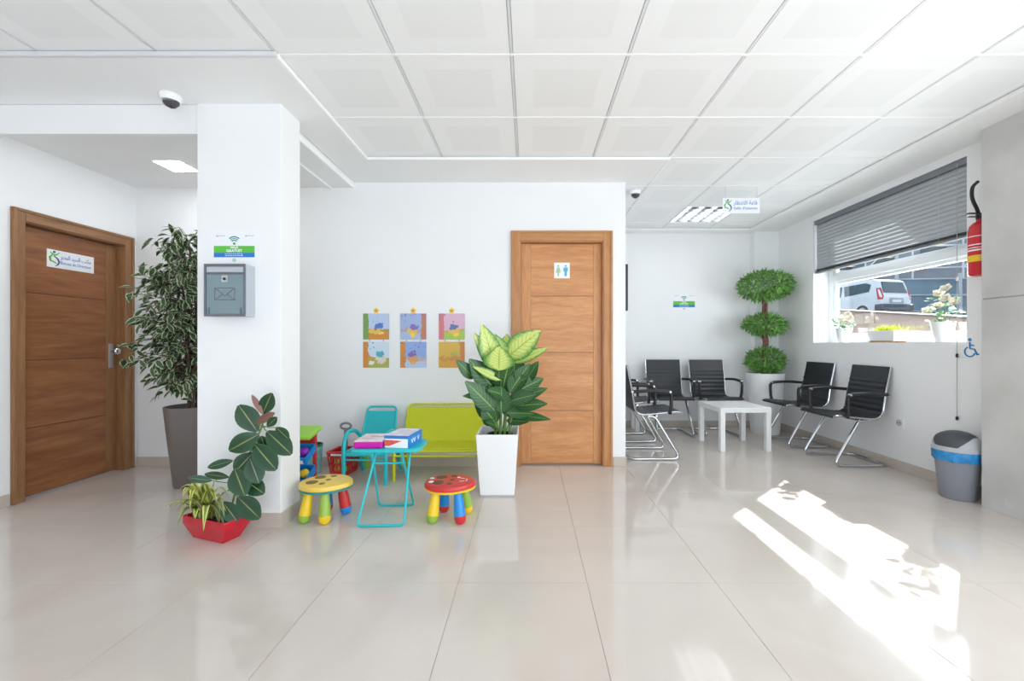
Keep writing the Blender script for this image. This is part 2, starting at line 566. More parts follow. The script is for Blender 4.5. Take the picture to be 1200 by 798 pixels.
def fillet(pts, r, n=5, closed=False):
    """round the corners of a polyline"""
    pts = [Vector(p) for p in pts]
    out = []
    m = len(pts)
    for i in range(m):
        if not closed and i in (0, m - 1):
            out.append(pts[i]); continue
        p, a, b_ = pts[i], pts[i - 1], pts[(i + 1) % m]
        d1, d2 = (a - p), (b_ - p)
        rr = min(r, d1.length * 0.49, d2.length * 0.49)
        p1, p2 = p + d1.normalized() * rr, p + d2.normalized() * rr
        for k in range(n + 1):
            t = k / n
            out.append(p1 * (1 - t) ** 2 + p * 2 * t * (1 - t) + p2 * t * t)
    return out


def axis_matrix(base, tip, normal):
    """leaf matrix: +y from base to tip, +z close to normal"""
    y = (tip - base).normalized()
    z = (normal - y * normal.dot(y))
    if z.length < 1e-4:
        z = Vector((0, 0, 1)) - y * y.z
    z.normalize()
    x = y.cross(z)
    M = Matrix((x, y, z)).transposed().to_4x4()
    M.translation = base
    return M


def text_mesh(s, size, m, align='CENTER', bold=0.0):
    cu = bpy.data.curves.new('lettering', 'FONT')
    cu.body = s
    cu.size = size
    cu.align_x = align
    cu.align_y = 'CENTER'
    cu.extrude = 0.0004
    cu.offset = bold
    cu.resolution_u = 2
    o = bpy.data.objects.new('lettering', cu)
    col.objects.link(o)
    dg = bpy.context.evaluated_depsgraph_get()
    me = bpy.data.meshes.new_from_object(o.evaluated_get(dg))
    bpy.data.objects.remove(o)
    bpy.data.curves.remove(cu)
    me.materials.clear()
    me.materials.append(m)
    return me


# Arabic letters in their joined forms, written right to left by hand: isolated, initial, medial, final
AR = {'ق': 'ﻕﻗﻘﻖ', 'ا': 'ﺍﺍﺎﺎ', 'ع': 'ﻉﻋﻌﻊ', 'ة': 'ﺓﺓﺔﺔ', 'ل': 'ﻝﻟﻠﻞ', 'ن': 'ﻥﻧﻨﻦ', 'ت': 'ﺕﺗﺘﺖ', 'ظ': 'ﻅﻇﻈﻆ',
      'ر': 'ﺭﺭﺮﺮ', 'م': 'ﻡﻣﻤﻢ', 'ك': 'ﻙﻛﻜﻚ', 'ب': 'ﺏﺑﺒﺐ', 'س': 'ﺱﺳﺴﺲ', 'ي': 'ﻱﻳﻴﻲ', 'د': 'ﺩﺩﺪﺪ'}
NOJOIN = 'اةرد'


def arabic(s):
    out = []
    for word in s.split(' '):
        wd = []
        for i, ch in enumerate(word):
            prev = i > 0 and word[i - 1] not in NOJOIN
            nxt = i < len(word) - 1 and ch not in NOJOIN
            wd.append(AR[ch][(2 if nxt else 3) if prev else (1 if nxt else 0)])
        out.append(''.join(wd))
    return ' '.join(out)[::-1]


# ------------------------------------------------------------------ the room
XL, XR = -3.56, 3.25        # left and right walls
YB, YR, YF = 3.82, 5.60, -2.5   # back wall, recess back wall, shop front
XP = 0.874                  # end of the back wall, where the waiting recess opens
ZS, ZG, ZC = 2.57, 2.597, 2.52   # plaster soffits, tile grid, corridor ceiling
XC = 3.09                   # face of the bare concrete
YC = 2.88

# floor ---------------------------------------------------------------
fl = struct(MB().box(XL - 0.1, XR + 0.1, YF - 0.1, YR + 0.1, -0.12, -0.003).build('floor', GROUT), 'polished beige porcelain tile floor')
T = 0.60
tmb = MB()
hw = T / 2 - 0.0006
tmb.add([(-hw, -hw, -0.003), (hw, -hw, -0.003), (hw, hw, -0.003), (-hw, hw, -0.003),
         (-hw + .0006, -hw + .0006, 0), (hw - .0006, -hw + .0006, 0), (hw - .0006, hw - .0006, 0), (-hw + .0006, hw - .0006, 0)],
        [(4, 5, 6, 7), (0, 1, 5, 4), (1, 2, 6, 5), (2, 3, 7, 6), (3, 0, 4, 7)])
tile_me = tmb.mesh('floor_tile', FT)
gx0, gy0 = 0.27 - 7 * T, 1.96 - 8 * T
for i in range(13):
    for j in range(15):
        x0, y0 = gx0 + i * T, gy0 + j * T
        if x0 > XR or x0 + T < XL or y0 > YR or y0 + T < YF:
            continue
        if y0 > YB and x0 + T < XP:
            continue
        # cut tiles at the walls
        cx0, cx1 = max(x0, XL), min(x0 + T, XR)
        cy0, cy1 = max(y0, YF), min(y0 + T, YR)
        if y0 + T > YB and x0 + T < XP + 0.02:
            cy1 = min(cy1, YB)
        o = obj_from('floor_tile', tile_me, fl)
        o.location = ((cx0 + cx1) / 2, (cy0 + cy1) / 2, 0)
        o.scale = ((cx1 - cx0) / T, (cy1 - cy0) / T, 1)

# walls ---------------------------------------------------------------
DX0, DX1, DZ = at(608, 0, YB).x, at(708.5, 0, YB).x, 2.05   # wc door opening
b_ = MB()
b_.box(XL - 0.15, DX0, YB, YB + 0.15, 0, 2.75)
b_.box(DX1, XP, YB, YB + 0.15, 0, 2.75)
b_.box(DX0, DX1, YB, YB + 0.15, DZ, 2.75)
struct(b_.build('wall_back', WHITE), 'white painted back wall with the wooden toilet door')
struct(MB().box(XP - 0.15, XP, YB + 0.15, YR + 0.15, 0, 2.75).build('wall_recess_left', WHITE))
struct(MB().box(XP - 0.15, XR + 0.25, YR, YR + 0.15, 0, 2.75).build('wall_recess_back', WHITE))
struct(MB().box(2.94, XR, YR - 0.11, YR, 0, 2.70).build('wall_column', WHITE), 'white column in the corner of the waiting recess')

WY0, WY1, WZ0, WZ1 = 3.13, 4.82, 1.115, 2.505
XO = XR + 0.26
b_ = MB()
b_.box(XR, XO, YF - 0.1, -2.25, 0, 2.75); b_.box(XR, XO, 1.75, WY0, 0, 2.75); b_.box(XR, XO, -2.25, 1.75, 2.4, 2.75)
b_.box(XR, XO, WY1, YR, 0, 2.75)
b_.box(XR, XO, WY0, WY1, 0, WZ0)
b_.box(XR, XO, WY0, WY1, WZ1, 2.75)
struct(b_.build('wall_right', WHITE), 'white painted side wall around the window')

LY0, LY1, LZ = 2.955, 3.715, 1.985   # office door opening in the left wall
b_ = MB()
b_.box(XL - 0.15, XL, YF - 0.1, LY0, 0, 2.75)
b_.box(XL - 0.15, XL, LY1, YB, 0, 2.75)
b_.box(XL - 0.15, XL, LY0, LY1, LZ, 2.75)
struct(b_.build('wall_left', WHITE), 'white painted left wall with the dark wooden door')

# pillar, bare concrete
PX0, PX1, PY0, PY1 = -2.016, -1.507, 2.56, 2.775
struct(MB().box(PX0, PX1, PY0, PY1, 0, ZS).build('wall_pillar', WHITE, bevel=0.004), 'white square pillar carrying the mailbox')
cp = struct(MB().box(XC + 0.01, XR, 1.75, YC, 0, 2.70).build('wall_concrete', CONC), 'bare grey concrete wall beside the window')
zj = CAM_Z + 51 / 528 * XC
for z0, z1 in ((0.0, zj - 0.004), (zj + 0.004, 2.68)):
    MB().box(XC, XC + 0.01, 1.75, YC, z0, z1).build('concrete_panel', CONC, cp, bevel=0.003)

# shop front behind the camera (lights the room)
b_ = MB()
b_.box(XL, -1.5, YF - 0.1, YF, 0, 2.75); b_.box(2.9, XR, YF - 0.1, YF, 0, 2.75)
b_.box(-1.5, 2.9, YF - 0.1, YF, 2.45, 2.75)
struct(b_.build('wall_front', WHITE))
b_ = MB().box(-1.5, 2.9, YF - 0.07, YF - 0.02, 0.0, 0.06).box(-1.5, 2.9, YF - 0.07, YF - 0.02, 2.39, 2.45)
for x in (-1.5, -0.06, 1.40, 2.84):
    b_.box(x, x + 0.06, YF - 0.07, YF - 0.02, 0.06, 2.39)
wf = struct(b_.build('window_2', PVC))
for x0, x1 in ((-1.44, -0.06), (0.0, 1.40), (1.46, 2.84)):
    MB().box(x0, x1, YF - 0.05, YF - 0.045, 0.06, 2.39).build('pane', GLASS, wf)

b_ = MB().box(XR + 0.05, XR + 0.11, -2.25, 1.75, 0.0, 0.06).box(XR + 0.05, XR + 0.11, -2.25, 1.75, 2.34, 2.4)  # assumed entrance glazing out of view, added for light from the right
for y in (-2.25, -0.94, 0.37, 1.69):
    b_.box(XR + 0.05, XR + 0.11, y, y + 0.06, 0.06, 2.34)
wf = struct(b_.build('window_3', PVC))
for y0, y1 in ((-2.19, -0.94), (-0.88, 0.37), (0.43, 1.69)):
    MB().box(XR + 0.075, XR + 0.08, y0, y1, 0.06, 2.34).build('pane', GLASS, wf)

struct(MB().box(XO, 6.1, -2.6, 4.0, 2.42, 2.54).build('sun_block_slab', WHITE2), 'added flat slab outside that keeps the sun off the entrance glazing')  # unseen slab added to stop sun coming in by the entrance

# baseboards -----------------------------------------------------------
BH, BT = 0.085, 0.012


def bboard(name, x0, x1, y0, y1, label=None):
    struct(MB().box(x0, x1, y0, y1, 0, BH).build(name, BASEB, bevel=0.002), label)


bboard('baseboard_back_left', XL + BT, DX0 - 0.075, YB - BT, YB, 'beige tile baseboard along the back wall')
bboard('baseboard_back_right', DX1 + 0.075, XP, YB - BT, YB)
bboard('baseboard_recess_left', XP, XP + BT, YB, YR - BT)
bboard('baseboard_recess', XP + BT, 2.94, YR - BT, YR)
bboard('baseboard_right', XR - BT, XR, YC, YR - 0.11)
bboard('baseboard_left_front', XL, XL + BT, YF, LY0 - 0.075)
pb = struct(MB().box(PX0 - BT, PX1 + BT, PY0 - BT, PY0, 0, BH).box(PX1, PX1 + BT, PY0, PY1, 0, BH)
            .box(PX0 - BT, PX0, PY0, PY1, 0, BH).build('baseboard_pillar', BASEB), 'beige tile baseboard around the white pillar')

# ceiling ----------------------------------------------------------------
ce = struct(MB().box(XL - 0.15, XO, YF - 0.1, YR + 0.15, 2.76, 2.86).build('ceiling', WHITE2), 'white suspended ceiling of square perforated tiles')
TP = 0.602
GX = [-0.0903 + TP * k for k in range(-6, 5)]       # runner lines
GY = [2.166 + TP * k for k in range(-8, 6)]
cb = MB()
h = TP / 2 - 0.006
cb.add([(-h, -h, 0.012), (h, -h, 0.012), (h, h, 0.012), (-h, h, 0.012),
        (-h + .004, -h + .004, 0), (h - .004, -h + .004, 0), (h - .004, h - .004, 0), (-h + .004, h - .004, 0)],
       [(7, 6, 5, 4), (4, 5, 1, 0), (5, 6, 2, 1), (6, 7, 3, 2), (7, 4, 0, 3)],
       uv=[(0, 0), (1, 0), (1, 1), (0, 1), (0.01, 0.01), (0.99, 0.01), (0.99, 0.99), (0.01, 0.99)])
ctile = cb.mesh('ceiling_tile', CT)
for i, gx in enumerate(GX):
    for j, gy in enumerate(GY):
        x0, y0 = gx, gy
        left = x0 < -1.4
        if left and y0 > 2.1:
            continue
        if gy > 3.35 and gx < 1.0 and not (gx > 0.4):
            continue
        if gy > 3.35 and gx < 0.5:
            continue
        if 1.6 < gx < 1.8 and 4.5 < gy < 4.7:
            continue
        o = obj_from('ceiling_tile', ctile, ce)
        o.location = (x0 + TP / 2, y0 + TP / 2, ZG)
for gx in GX:
    y1 = 2.15 if gx < -1.4 else (3.40 if gx < 0.45 else YR - 0.03)
    MB().box(gx - 0.0065, gx + 0.0065, YF, y1, ZG - 0.001, ZG + 0.03).build('grid_runner', GRID, ce)
for gy in GY:
    x0 = XL if gy < 2.1 else (-1.31 if gy < 3.4 else XP)
    MB().box(x0, 2.96, gy - 0.007, gy + 0.007, ZG - 0.0035, ZG + 0.03).build('grid_cross_bar', TRIMW, ce)

# plaster soffits round the tile field
SX, SYF, SYB = -1.30, 2.15, 3.36
tr1 = struct(MB().box(XL, SX, SYF, PY0 + 0.01, ZS, 2.75).box(-1.575, SX, PY0 + 0.01, YB, ZS, 2.75).build('trim_1', WHITE2), 'white plaster soffit over the pillar')
tr2 = struct(MB().box(SX, 1.10, SYB, YB, ZS, 2.75).build('trim_2', WHITE2), 'white plaster soffit along the back wall')
tr3 = struct(MB().box(2.86, XR, YC, YR, ZS, 2.75).box(2.86, XR, YF, YC, ZS, 2.75).build('trim_3', WHITE2), 'white plaster soffit along the window wall')
tr4 = struct(MB().box(XP, 2.86, YR - 0.16, YR, ZS, 2.75).build('trim_4', WHITE2))


def cornice(name, x0, x1, y0, y1, m_=TRIMW):
    struct(MB().box(x0, x1, y0, y1, ZS - 0.002, ZS + 0.022).build(name, m_, bevel=0.004))


cornice('trim_5', XL, SX + 0.02, SYF - 0.02, SYF, mat('grey_white_trim', (0.68, 0.69, 0.71), 0.6))
cornice('trim_6', SX, SX + 0.022, SYF, SYB)
cornice('trim_7', SX, 1.10, SYB - 0.022, SYB)
cornice('trim_8', 1.10, 1.12, SYB - 0.022, YB)
cornice('trim_9', 2.84, 2.86, YF, YR - 0.16)
cornice('trim_10', XP, 2.84, YR - 0.18, YR - 0.16)
# corridor ceiling behind the pillar with its dropped lintel
cc = struct(MB().box(XL, -1.60, PY0 + 0.05, YB, ZC, 2.75).build('trim_11', WHITE2), 'smooth corridor ceiling behind the pillar')
struct(MB().box(-1.60, -1.585, PY1, YB, ZC - 0.004, 2.6).box(-1.80, -1.785, PY1, YB, ZC - 0.012, ZC).build('trim_12', TRIMW))
struct(MB().box(XL, PX0, PY0 + 0.012, PY0 + 0.045, 2.392, ZS).build('trim_13', WHITE), 'white lintel panel between left wall and pillar')

# ------------------------------------------------------------------ doors


def prismYZ(mb, x0, x1, y0, y1, z0, z1):
    return mb.box(x0, x1, y0, y1, z0, z1)


# wc door (in the back wall, faces the camera)
d2 = struct(MB().box(DX0, DX0 + 0.02, YB - 0.005, YB + 0.12, 0, DZ).box(DX1 - 0.02, DX1, YB - 0.005, YB + 0.12, 0, DZ)
            .box(DX0, DX1, YB - 0.005, YB + 0.12, DZ - 0.02, DZ).build('door_2', W_DOORC), 'light orange wooden door with toilet sign')
cw = 0.08
ztop = CAM_Z + 131 * YB / FPX
for x0, x1 in ((DX0 - 0.07, DX0 + 0.012), (DX1 - 0.012, DX1 + 0.07)):
    c = MB().box(x0, x1, YB - 0.018, YB, 0, ztop).build('casing', W_DOORC, d2, bevel=0.004)
    xo = x0 if x0 < DX0 else x1 - 0.022
    MB().box(xo, xo + 0.022, YB - 0.027, YB - 0.018, 0, ztop).build('casing_moulding', W_DOORC, c, bevel=0.005)
c = MB().box(DX0 + 0.012, DX1 - 0.012, YB - 0.018, YB, DZ - 0.012, ztop).build('casing', W_DOORH, d2, bevel=0.004)
MB().box(DX0 - 0.048, DX1 + 0.048, YB - 0.027, YB - 0.018, ztop - 0.022, ztop).build('casing_moulding', W_DOORH, c, bevel=0.005)
lx0, lx1, ly = DX0 + 0.02, DX1 - 0.02, YB + 0.05
sx0, sx1 = at(621.5, 0, YB).x + 0.005, at(695.5, 0, YB).x + 0.005
leaf2 = MB().box(lx0, lx1, ly + 0.004, ly + 0.04, 0.008, DZ - 0.022).build('door_leaf', L_DOORC, d2)
for x0, x1 in ((lx0 + 0.001, sx0 - 0.002), (sx1 + 0.002, lx1 - 0.001)):
    MB().box(x0, x1, ly, ly + 0.006, 0.01, DZ - 0.024).build('stile', W_DOORV, leaf2, bevel=0.0015)
zs = [0.01] + [CAM_Z - (p - CY) * (YB + .05) / FPX for p in (481, 413, 347)] + [DZ - 0.024]
for a, c in zip(zs[:-1], zs[1:]):
    MB().box(sx0, sx1, ly, ly + 0.006, a + 0.003, c - 0.003).build('door_panel', W_DOOR, leaf2, bevel=0.0015)

# office door (in the left wall)
d1 = struct(MB().box(XL - 0.12, XL + 0.005, LY0, LY0 + 0.02, 0, LZ).box(XL - 0.12, XL + 0.005, LY1 - 0.02, LY1, 0, LZ)
            .box(XL - 0.12, XL + 0.005, LY0, LY1, LZ - 0.02, LZ).build('door_1', L_DOORC), 'dark brown wooden door in the left wall')
lzt = 2.055
for y0, y1 in ((LY0 - 0.065, LY0 + 0.012), (LY1 - 0.012, LY1 + 0.065)):
    c = MB().box(XL, XL + 0.018, y0, y1, 0, lzt).build('casing', L_DOORC, d1, bevel=0.004)
    yo = y0 if y0 < LY0 else y1 - 0.022
    MB().box(XL + 0.018, XL + 0.027, yo, yo + 0.022, 0, lzt).build('casing_moulding', L_DOORC, c, bevel=0.005)
c = MB().box(XL, XL + 0.018, LY0 + 0.012, LY1 - 0.012, LZ - 0.012, lzt).build('casing', L_DOORH, d1, bevel=0.004)
MB().box(XL + 0.018, XL + 0.027, LY0 - 0.043, LY1 + 0.043, lzt - 0.022, lzt).build('casing_moulding', L_DOORH, c, bevel=0.005)
lxf = XL - 0.055
leaf1 = MB().box(lxf - 0.04, lxf - 0.004, LY0 + 0.02, LY1 - 0.02, 0.008, LZ - 0.022).build('door_leaf', mat('door_core', (0.09, 0.04, 0.018), 0.6), d1)
ya, yb = LY0 + 0.055, LY1 - 0.115
for y0, y1 in ((LY0 + 0.021, ya - 0.002), (yb + 0.002, LY1 - 0.021)):
    MB().box(lxf - 0.006, lxf, y0, y1, 0.01, LZ - 0.024).build('stile', L_DOORV, leaf1, bevel=0.0015)
zs = [0.01, 0.50, 0.99, 1.48, LZ - 0.024]
for a, c in zip(zs[:-1], zs[1:]):
    MB().box(lxf - 0.006, lxf, ya, yb, a + 0.003, c - 0.003).build('door_panel', L_DOOR, leaf1, bevel=0.0015)
hy = LY1 - 0.075
hp = MB().box(lxf, lxf + 0.008, hy - 0.02, hy + 0.02, 0.90, 1.11).build('handle_plate', STEEL, leaf1, bevel=0.003)
Mx = Matrix.Translation((lxf + 0.008, hy, 1.045)) @ Matrix.Rotation(R(90), 4, 'Y')
MB().lathe([(0.012, 0), (0.012, 0.025), (0.02, 0.032), (0.028, 0.045), (0.029, 0.058), (0.02, 0.07), (0.004, 0.074)], 20, M=Mx).build('door_knob', CHROME, hp)

# ------------------------------------------------------------------ window in the right wall
FX0, FX1 = XR + 0.175, XR + 0.24
fw = 0.055
b_ = MB()
b_.box(FX0, FX1, WY0, WY1, WZ0, WZ0 + 0.07)
b_.box(FX0, FX1, WY0, WY1, WZ1 - fw, WZ1)
b_.box(FX0, FX1, WY0, WY0 + fw, WZ0 + 0.07, WZ1 - fw)
b_.box(FX0, FX1, WY1 - fw, WY1, WZ0 + 0.07, WZ1 - fw)
win = struct(b_.build('window_1', PVC, bevel=0.004), 'white framed window looking out on a parked van')
b_ = MB().box(FX0 - 0.005, FX1 - 0.003, WY0 + fw, WY1 - fw, 1.80, 1.87)
b_.build('transom', PVC, win, bevel=0.006)


def sash(y0, y1, z0, z1):
    s_ = MB().box(FX0 + 0.012, FX1 - 0.012, y0, y0 + 0.045, z0, z1).box(FX0 + 0.012, FX1 - 0.012, y1 - 0.045, y1, z0, z1)
    s_.box(FX0 + 0.012, FX1 - 0.012, y0 + 0.045, y1 - 0.045, z0, z0 + 0.03).box(FX0 + 0.012, FX1 - 0.012, y0 + 0.045, y1 - 0.045, z1 - 0.03, z1)
    q = s_.build('sash', PVC, win, bevel=0.004)
    MB().box(FX0 + 0.03, FX0 + 0.036, y0 + 0.045, y1 - 0.045, z0 + 0.03, z1 - 0.03).build('pane', GLASS, q)


sash(WY0 + fw, WY1 - fw, WZ0 + 0.07, 1.80)
sash(WY0 + fw, WY1 - fw, 1.87, WZ1 - fw)
MB().box(XR - 0.0, FX0, WY0, WY1, WZ0 - 0.0, WZ0 + 0.006).build('window_sill', mat('sill_marble', (0.84, 0.85, 0.86), 0.2), win)

# venetian blind ------------------------------------------------------------
bl = thing('venetian_blind', 'grey half-raised venetian blind hanging in the window', 'blind', (XR + 0.035, (WY0 + WY1) / 2, WZ1))
bw = (WY1 - WY0) / 2 - 0.008
MB().box(-0.028, 0.028, -bw, bw, -0.05, -0.002).build('headrail', BLIND_D, bl, bevel=0.003)
ZBB = CAM_Z + 0.243 * XR - WZ1       # bottom of the blind below the head
nslat = 14
sm = MB()
prof = [(-0.024 + 0.048 * k / 6, 0.004 * math.sin(math.pi * k / 6)) for k in range(7)]
vs = [(x, s * (bw - 0.004), z + e) for s in (-1, 1) for e in (0, 0.0008) for x, z in prof]
n7 = 7
fs = []
for k in range(6):
    fs.append((k, k + 1, 2 * n7 + k + 1, 2 * n7 + k))
    fs.append((n7 + k, 3 * n7 + k, 3 * n7 + k + 1, n7 + k + 1))
sm.add(vs, fs, True)
slat_me = sm.mesh('slat', BLIND)
zt, zb2 = -0.069, ZBB + 0.05
for k in range(nslat):
    o = obj_from('slat', slat_me, bl)
    o.location = (0, 0, zt + (zb2 - zt) * k / (nslat - 1))
    o.rotation_euler = (0, R(-77), 0)
for k in range(5):
    o = obj_from('slat', slat_me, bl)
    o.location = (0, 0, ZBB + 0.022 + 0.005 * k)
MB().box(-0.025, 0.025, -bw, bw, ZBB, ZBB + 0.018).build('bottom_rail', BLIND_D, bl, bevel=0.004)
for y in (-0.62, -0.13, 0.33, 0.70):
    MB().box(-0.0275, -0.0265, y - 0.002, y + 0.002, ZBB, -0.05).build('ladder_tape', MATS['silver_grey_plastic'], bl)
    MB().box(-0.034, 0.026, y - 0.022, y + 0.022, ZBB - 0.008, ZBB + 0.006).build('tape_clip', mat('brass_clip', (0.40, 0.36, 0.30), 0.4, 0.3), bl, bevel=0.003)
cy_ = WY0 + 0.06 - (WY0 + WY1) / 2
pc = MB().tube([(-0.045, cy_, -0.03), (-0.047, cy_, -0.8), (-0.047, cy_, 0.56 - WZ1)], 0.0022, 6).build('pull_cord', mat('grey_cord', (0.4, 0.4, 0.42), 0.6), bl)
for z, m_ in ((1.60, CORD), (0.545, BLACK), (1.02, BLACK)):
    MB().lathe([(0.004, -0.014), (0.008, -0.01), (0.008, 0.01), (0.003, 0.016)], 10, (-0.047, cy_, z - WZ1)).build('cord_toggle', m_, pc)

# ------------------------------------------------------------------ waiting chairs


def make_chair(label, group):
    t = thing('visitor_chair', label, 'chair', group=group)
    # sling line in (y,z), seat front to top of back
    ctrl = [(-0.25, 0.452), (-0.20, 0.462), (-0.05, 0.448), (0.08, 0.436), (0.15, 0.443), (0.19, 0.48), (0.205, 0.55), (0.225, 0.68), (0.25, 0.80), (0.27, 0.90)]

    def cr(i, t_):
        P = [ctrl[max(0, i - 1)], ctrl[i], ctrl[min(i + 1, len(ctrl) - 1)], ctrl[min(i + 2, len(ctrl) - 1)]]
        return tuple(0.5 * (2 * P[1][k] + (P[2][k] - P[0][k]) * t_ + (2 * P[0][k] - 5 * P[1][k] + 4 * P[2][k] - P[3][k]) * t_ ** 2 +
                            (3 * P[1][k] - P[0][k] - 3 * P[2][k] + P[3][k]) * t_ ** 3) for k in (0, 1))
    line = [cr(i, k / 12) for i in range(len(ctrl) - 1) for k in range(12)] + [ctrl[-1]]
    # arc length
    acc = [0]
    for a, c_ in zip(line[:-1], line[1:]):
        acc.append(acc[-1] + math.dist(a, c_))
    cut = next(i for i, p in enumerate(line) if i > 40 and p[0] > 0.17)

    def sling(i0, i1, ribs, name):
        mb = MB()
        vs, fs = [], []
        hw_ = 0.215
        idx = list(range(i0, i1 + 1))
        for i in idx:
            a, c_ = line[max(i - 1, 0)], line[min(i + 1, len(line) - 1)]
            ty, tz = c_[0] - a[0], c_[1] - a[1]
            l_ = math.hypot(ty, tz)
            ny, nz_ = -tz / l_, ty / l_
            th = 0.010
            if ribs[0] < acc[i] < ribs[1]:
                th += 0.006 * abs(math.sin((acc[i] - ribs[0]) / 0.05 * math.pi)) - 0.003
            y, z = line[i]
            for x in (-hw_, hw_):
                vs.append((x, y + ny * th, z + nz_ * th)); vs.append((x, y - ny * 0.006, z - nz_ * 0.006))
        for k in range(len(idx) - 1):
            a, c_ = k * 4, (k + 1) * 4
            fs += [(a, a + 2, c_ + 2, c_), (a + 3, a + 1, c_ + 1, c_ + 3), (a + 1, a, c_, c_ + 1), (a + 2, a + 3, c_ + 3, c_ + 2)]
        e = (len(idx) - 1) * 4
        fs += [(0, 1, 3, 2), (e, e + 2, e + 3, e + 1)]
        mb.add(vs, fs, True)
        return mb.build(name, BLACK_LEATHER, t, recalc=True)
    tot = acc[-1]
    sling(0, cut, (0.08, 0.42), 'seat')
    sling(cut, len(line) - 1, (acc[cut] + 0.0, tot - 0.14), 'backrest')
    for s in (-1, 1):
        MB().tube([(s * 0.224, y, z) for y, z in line[::4]], 0.0085, 8).build('side_frame', CHROME, t)
        arm = fillet([(s * 0.238, -0.13, 0.447), (s * 0.255, -0.135, 0.50), (s * 0.258, -0.14, 0.655), (s * 0.258, 0.05, 0.668), (s * 0.236, 0.222, 0.655)], 0.05, 6)
        a = MB().tube(arm, 0.016, 10).build('armrest', BLACK_PAD, t)
        Mk = Matrix.Translation((s * 0.258, -0.125, 0.655)) @ Matrix.Rotation(R(90), 4, 'Y')
        MB().lathe([(0.010, -0.017), (0.012, -0.008), (0.012, 0.008), (0.010, 0.017)], 12, M=Mk).build('arm_bolt', CHROME, a)
        MB().tube([(s * 0.222, 0.228, 0.655), (s * 0.262, 0.228, 0.655)], 0.009, 8).build('arm_bracket', CHROME, a)
    base = fillet([(-0.20, 0.06, 0.418), (-0.20, 0.0, 0.413), (-0.215, -0.24, 0.0145), (-0.215, 0.25, 0.0145), (0.215, 0.25, 0.0145),
                   (0.215, -0.24, 0.0145), (0.20, 0.0, 0.413), (0.20, 0.06, 0.418)], 0.08, 7)
    MB().tube(base, 0.0145, 10).build('cantilever_base', CHROME, t)
    for y in (-0.01, 0.06):
        MB().tube([(-0.222, y, 0.422), (0.222, y, 0.422)], 0.011, 8).build('cross_bar', CHROME, t)
    MB().tube([(-0.216, -0.245, 0.452), (0.216, -0.245, 0.452)], 0.011, 8).build('front_bar', BLACK_PAD, t)
    return t


GCH = 'black visitor chairs of the waiting area'
ch0 = make_chair('black ribbed chair with chrome frame closest to the power socket, facing the coffee table', GCH)
ch0.location = (2.965, 3.99, 0); ch0.rotation_euler = (0, 0, R(-90))
chairs = [((2.965, 4.68, 0), -90, 'black ribbed chair with chrome frame under the window, beside the topiary pot'),
          ((2.29, 5.18, 0), 2, 'black ribbed chair against the recess wall, next to the topiary pot'),
          ((1.725, 5.18, 0), 0, 'black ribbed chair against the recess wall, below the small wifi poster'),
          ((1.20, 4.22, 0), 90, 'black ribbed chair seen from its side at the end of the white wall'),
          ((1.20, 4.93, 0), 90, 'black ribbed chair half hidden behind the chair at the white wall end')]
for loc, rz, lab in chairs:
    c = copy_tree(ch0)
    c.location = loc; c.rotation_euler = (0, 0, R(rz)); c['label'] = lab

# ------------------------------------------------------------------ white tables


def lack(name, label, loc, sx, sy, h_, rz=0):
    t = thing(name, label, 'table', loc, R(rz))
    MB().box(-sx / 2, sx / 2, -sy / 2, sy / 2, h_ - 0.05, h_).build('tabletop', LACK, t, bevel=0.003)
    l_ = 0.05
    for s in (-1, 1):
        for u in (-1, 1):
            x, y = s * (sx / 2 - l_ / 2), u * (sy / 2 - l_ / 2)
            MB().box(x - l_ / 2, x + l_ / 2, y - l_ / 2, y + l_ / 2, 0, h_ - 0.05).build('leg', LACK, t, bevel=0.003)
    return t


lack('coffee_table', 'square white coffee table between the black chairs', (2.215, 4.585, 0), 0.53, 0.53, 0.45, 2)
lack('side_table', 'small white side table in the corner behind the black chairs', (1.165, 5.42, 0), 0.44, 0.26, 0.45)

# ------------------------------------------------------------------ topiary


def strew(mb, c, rad, n, Lh, W, r, droop=0.0, shell=0.55, ok=lambda p: True):
    for _ in range(n):
        th = r.uniform(0, 2 * math.pi)
        cz = r.uniform(-1, 1)
        q = shell + (1 - shell) * r.random() ** 0.5
        d = Vector((math.sqrt(1 - cz * cz) * math.cos(th), math.sqrt(1 - cz * cz) * math.sin(th), cz))
        p = Vector((c[0] + d.x * rad[0] * q, c[1] + d.y * rad[1] * q, c[2] + d.z * rad[2] * q))
        dirn = (d + Vector((r.uniform(-1, 1), r.uniform(-1, 1), r.uniform(-1, 1) - droop)) * 0.8).normalized()
        M = axis_matrix(p, p + dirn, Vector((r.uniform(-1, 1), r.uniform(-1, 1), r.uniform(0.2, 1))) + d)
        s = r.uniform(0.7, 1.25)
        if not ok(p + dirn * Lh * s * 1.1) or not ok(p):
            continue
        mb.leaf(M, Lh * s, W * s, 0.2, 0.2, 2)


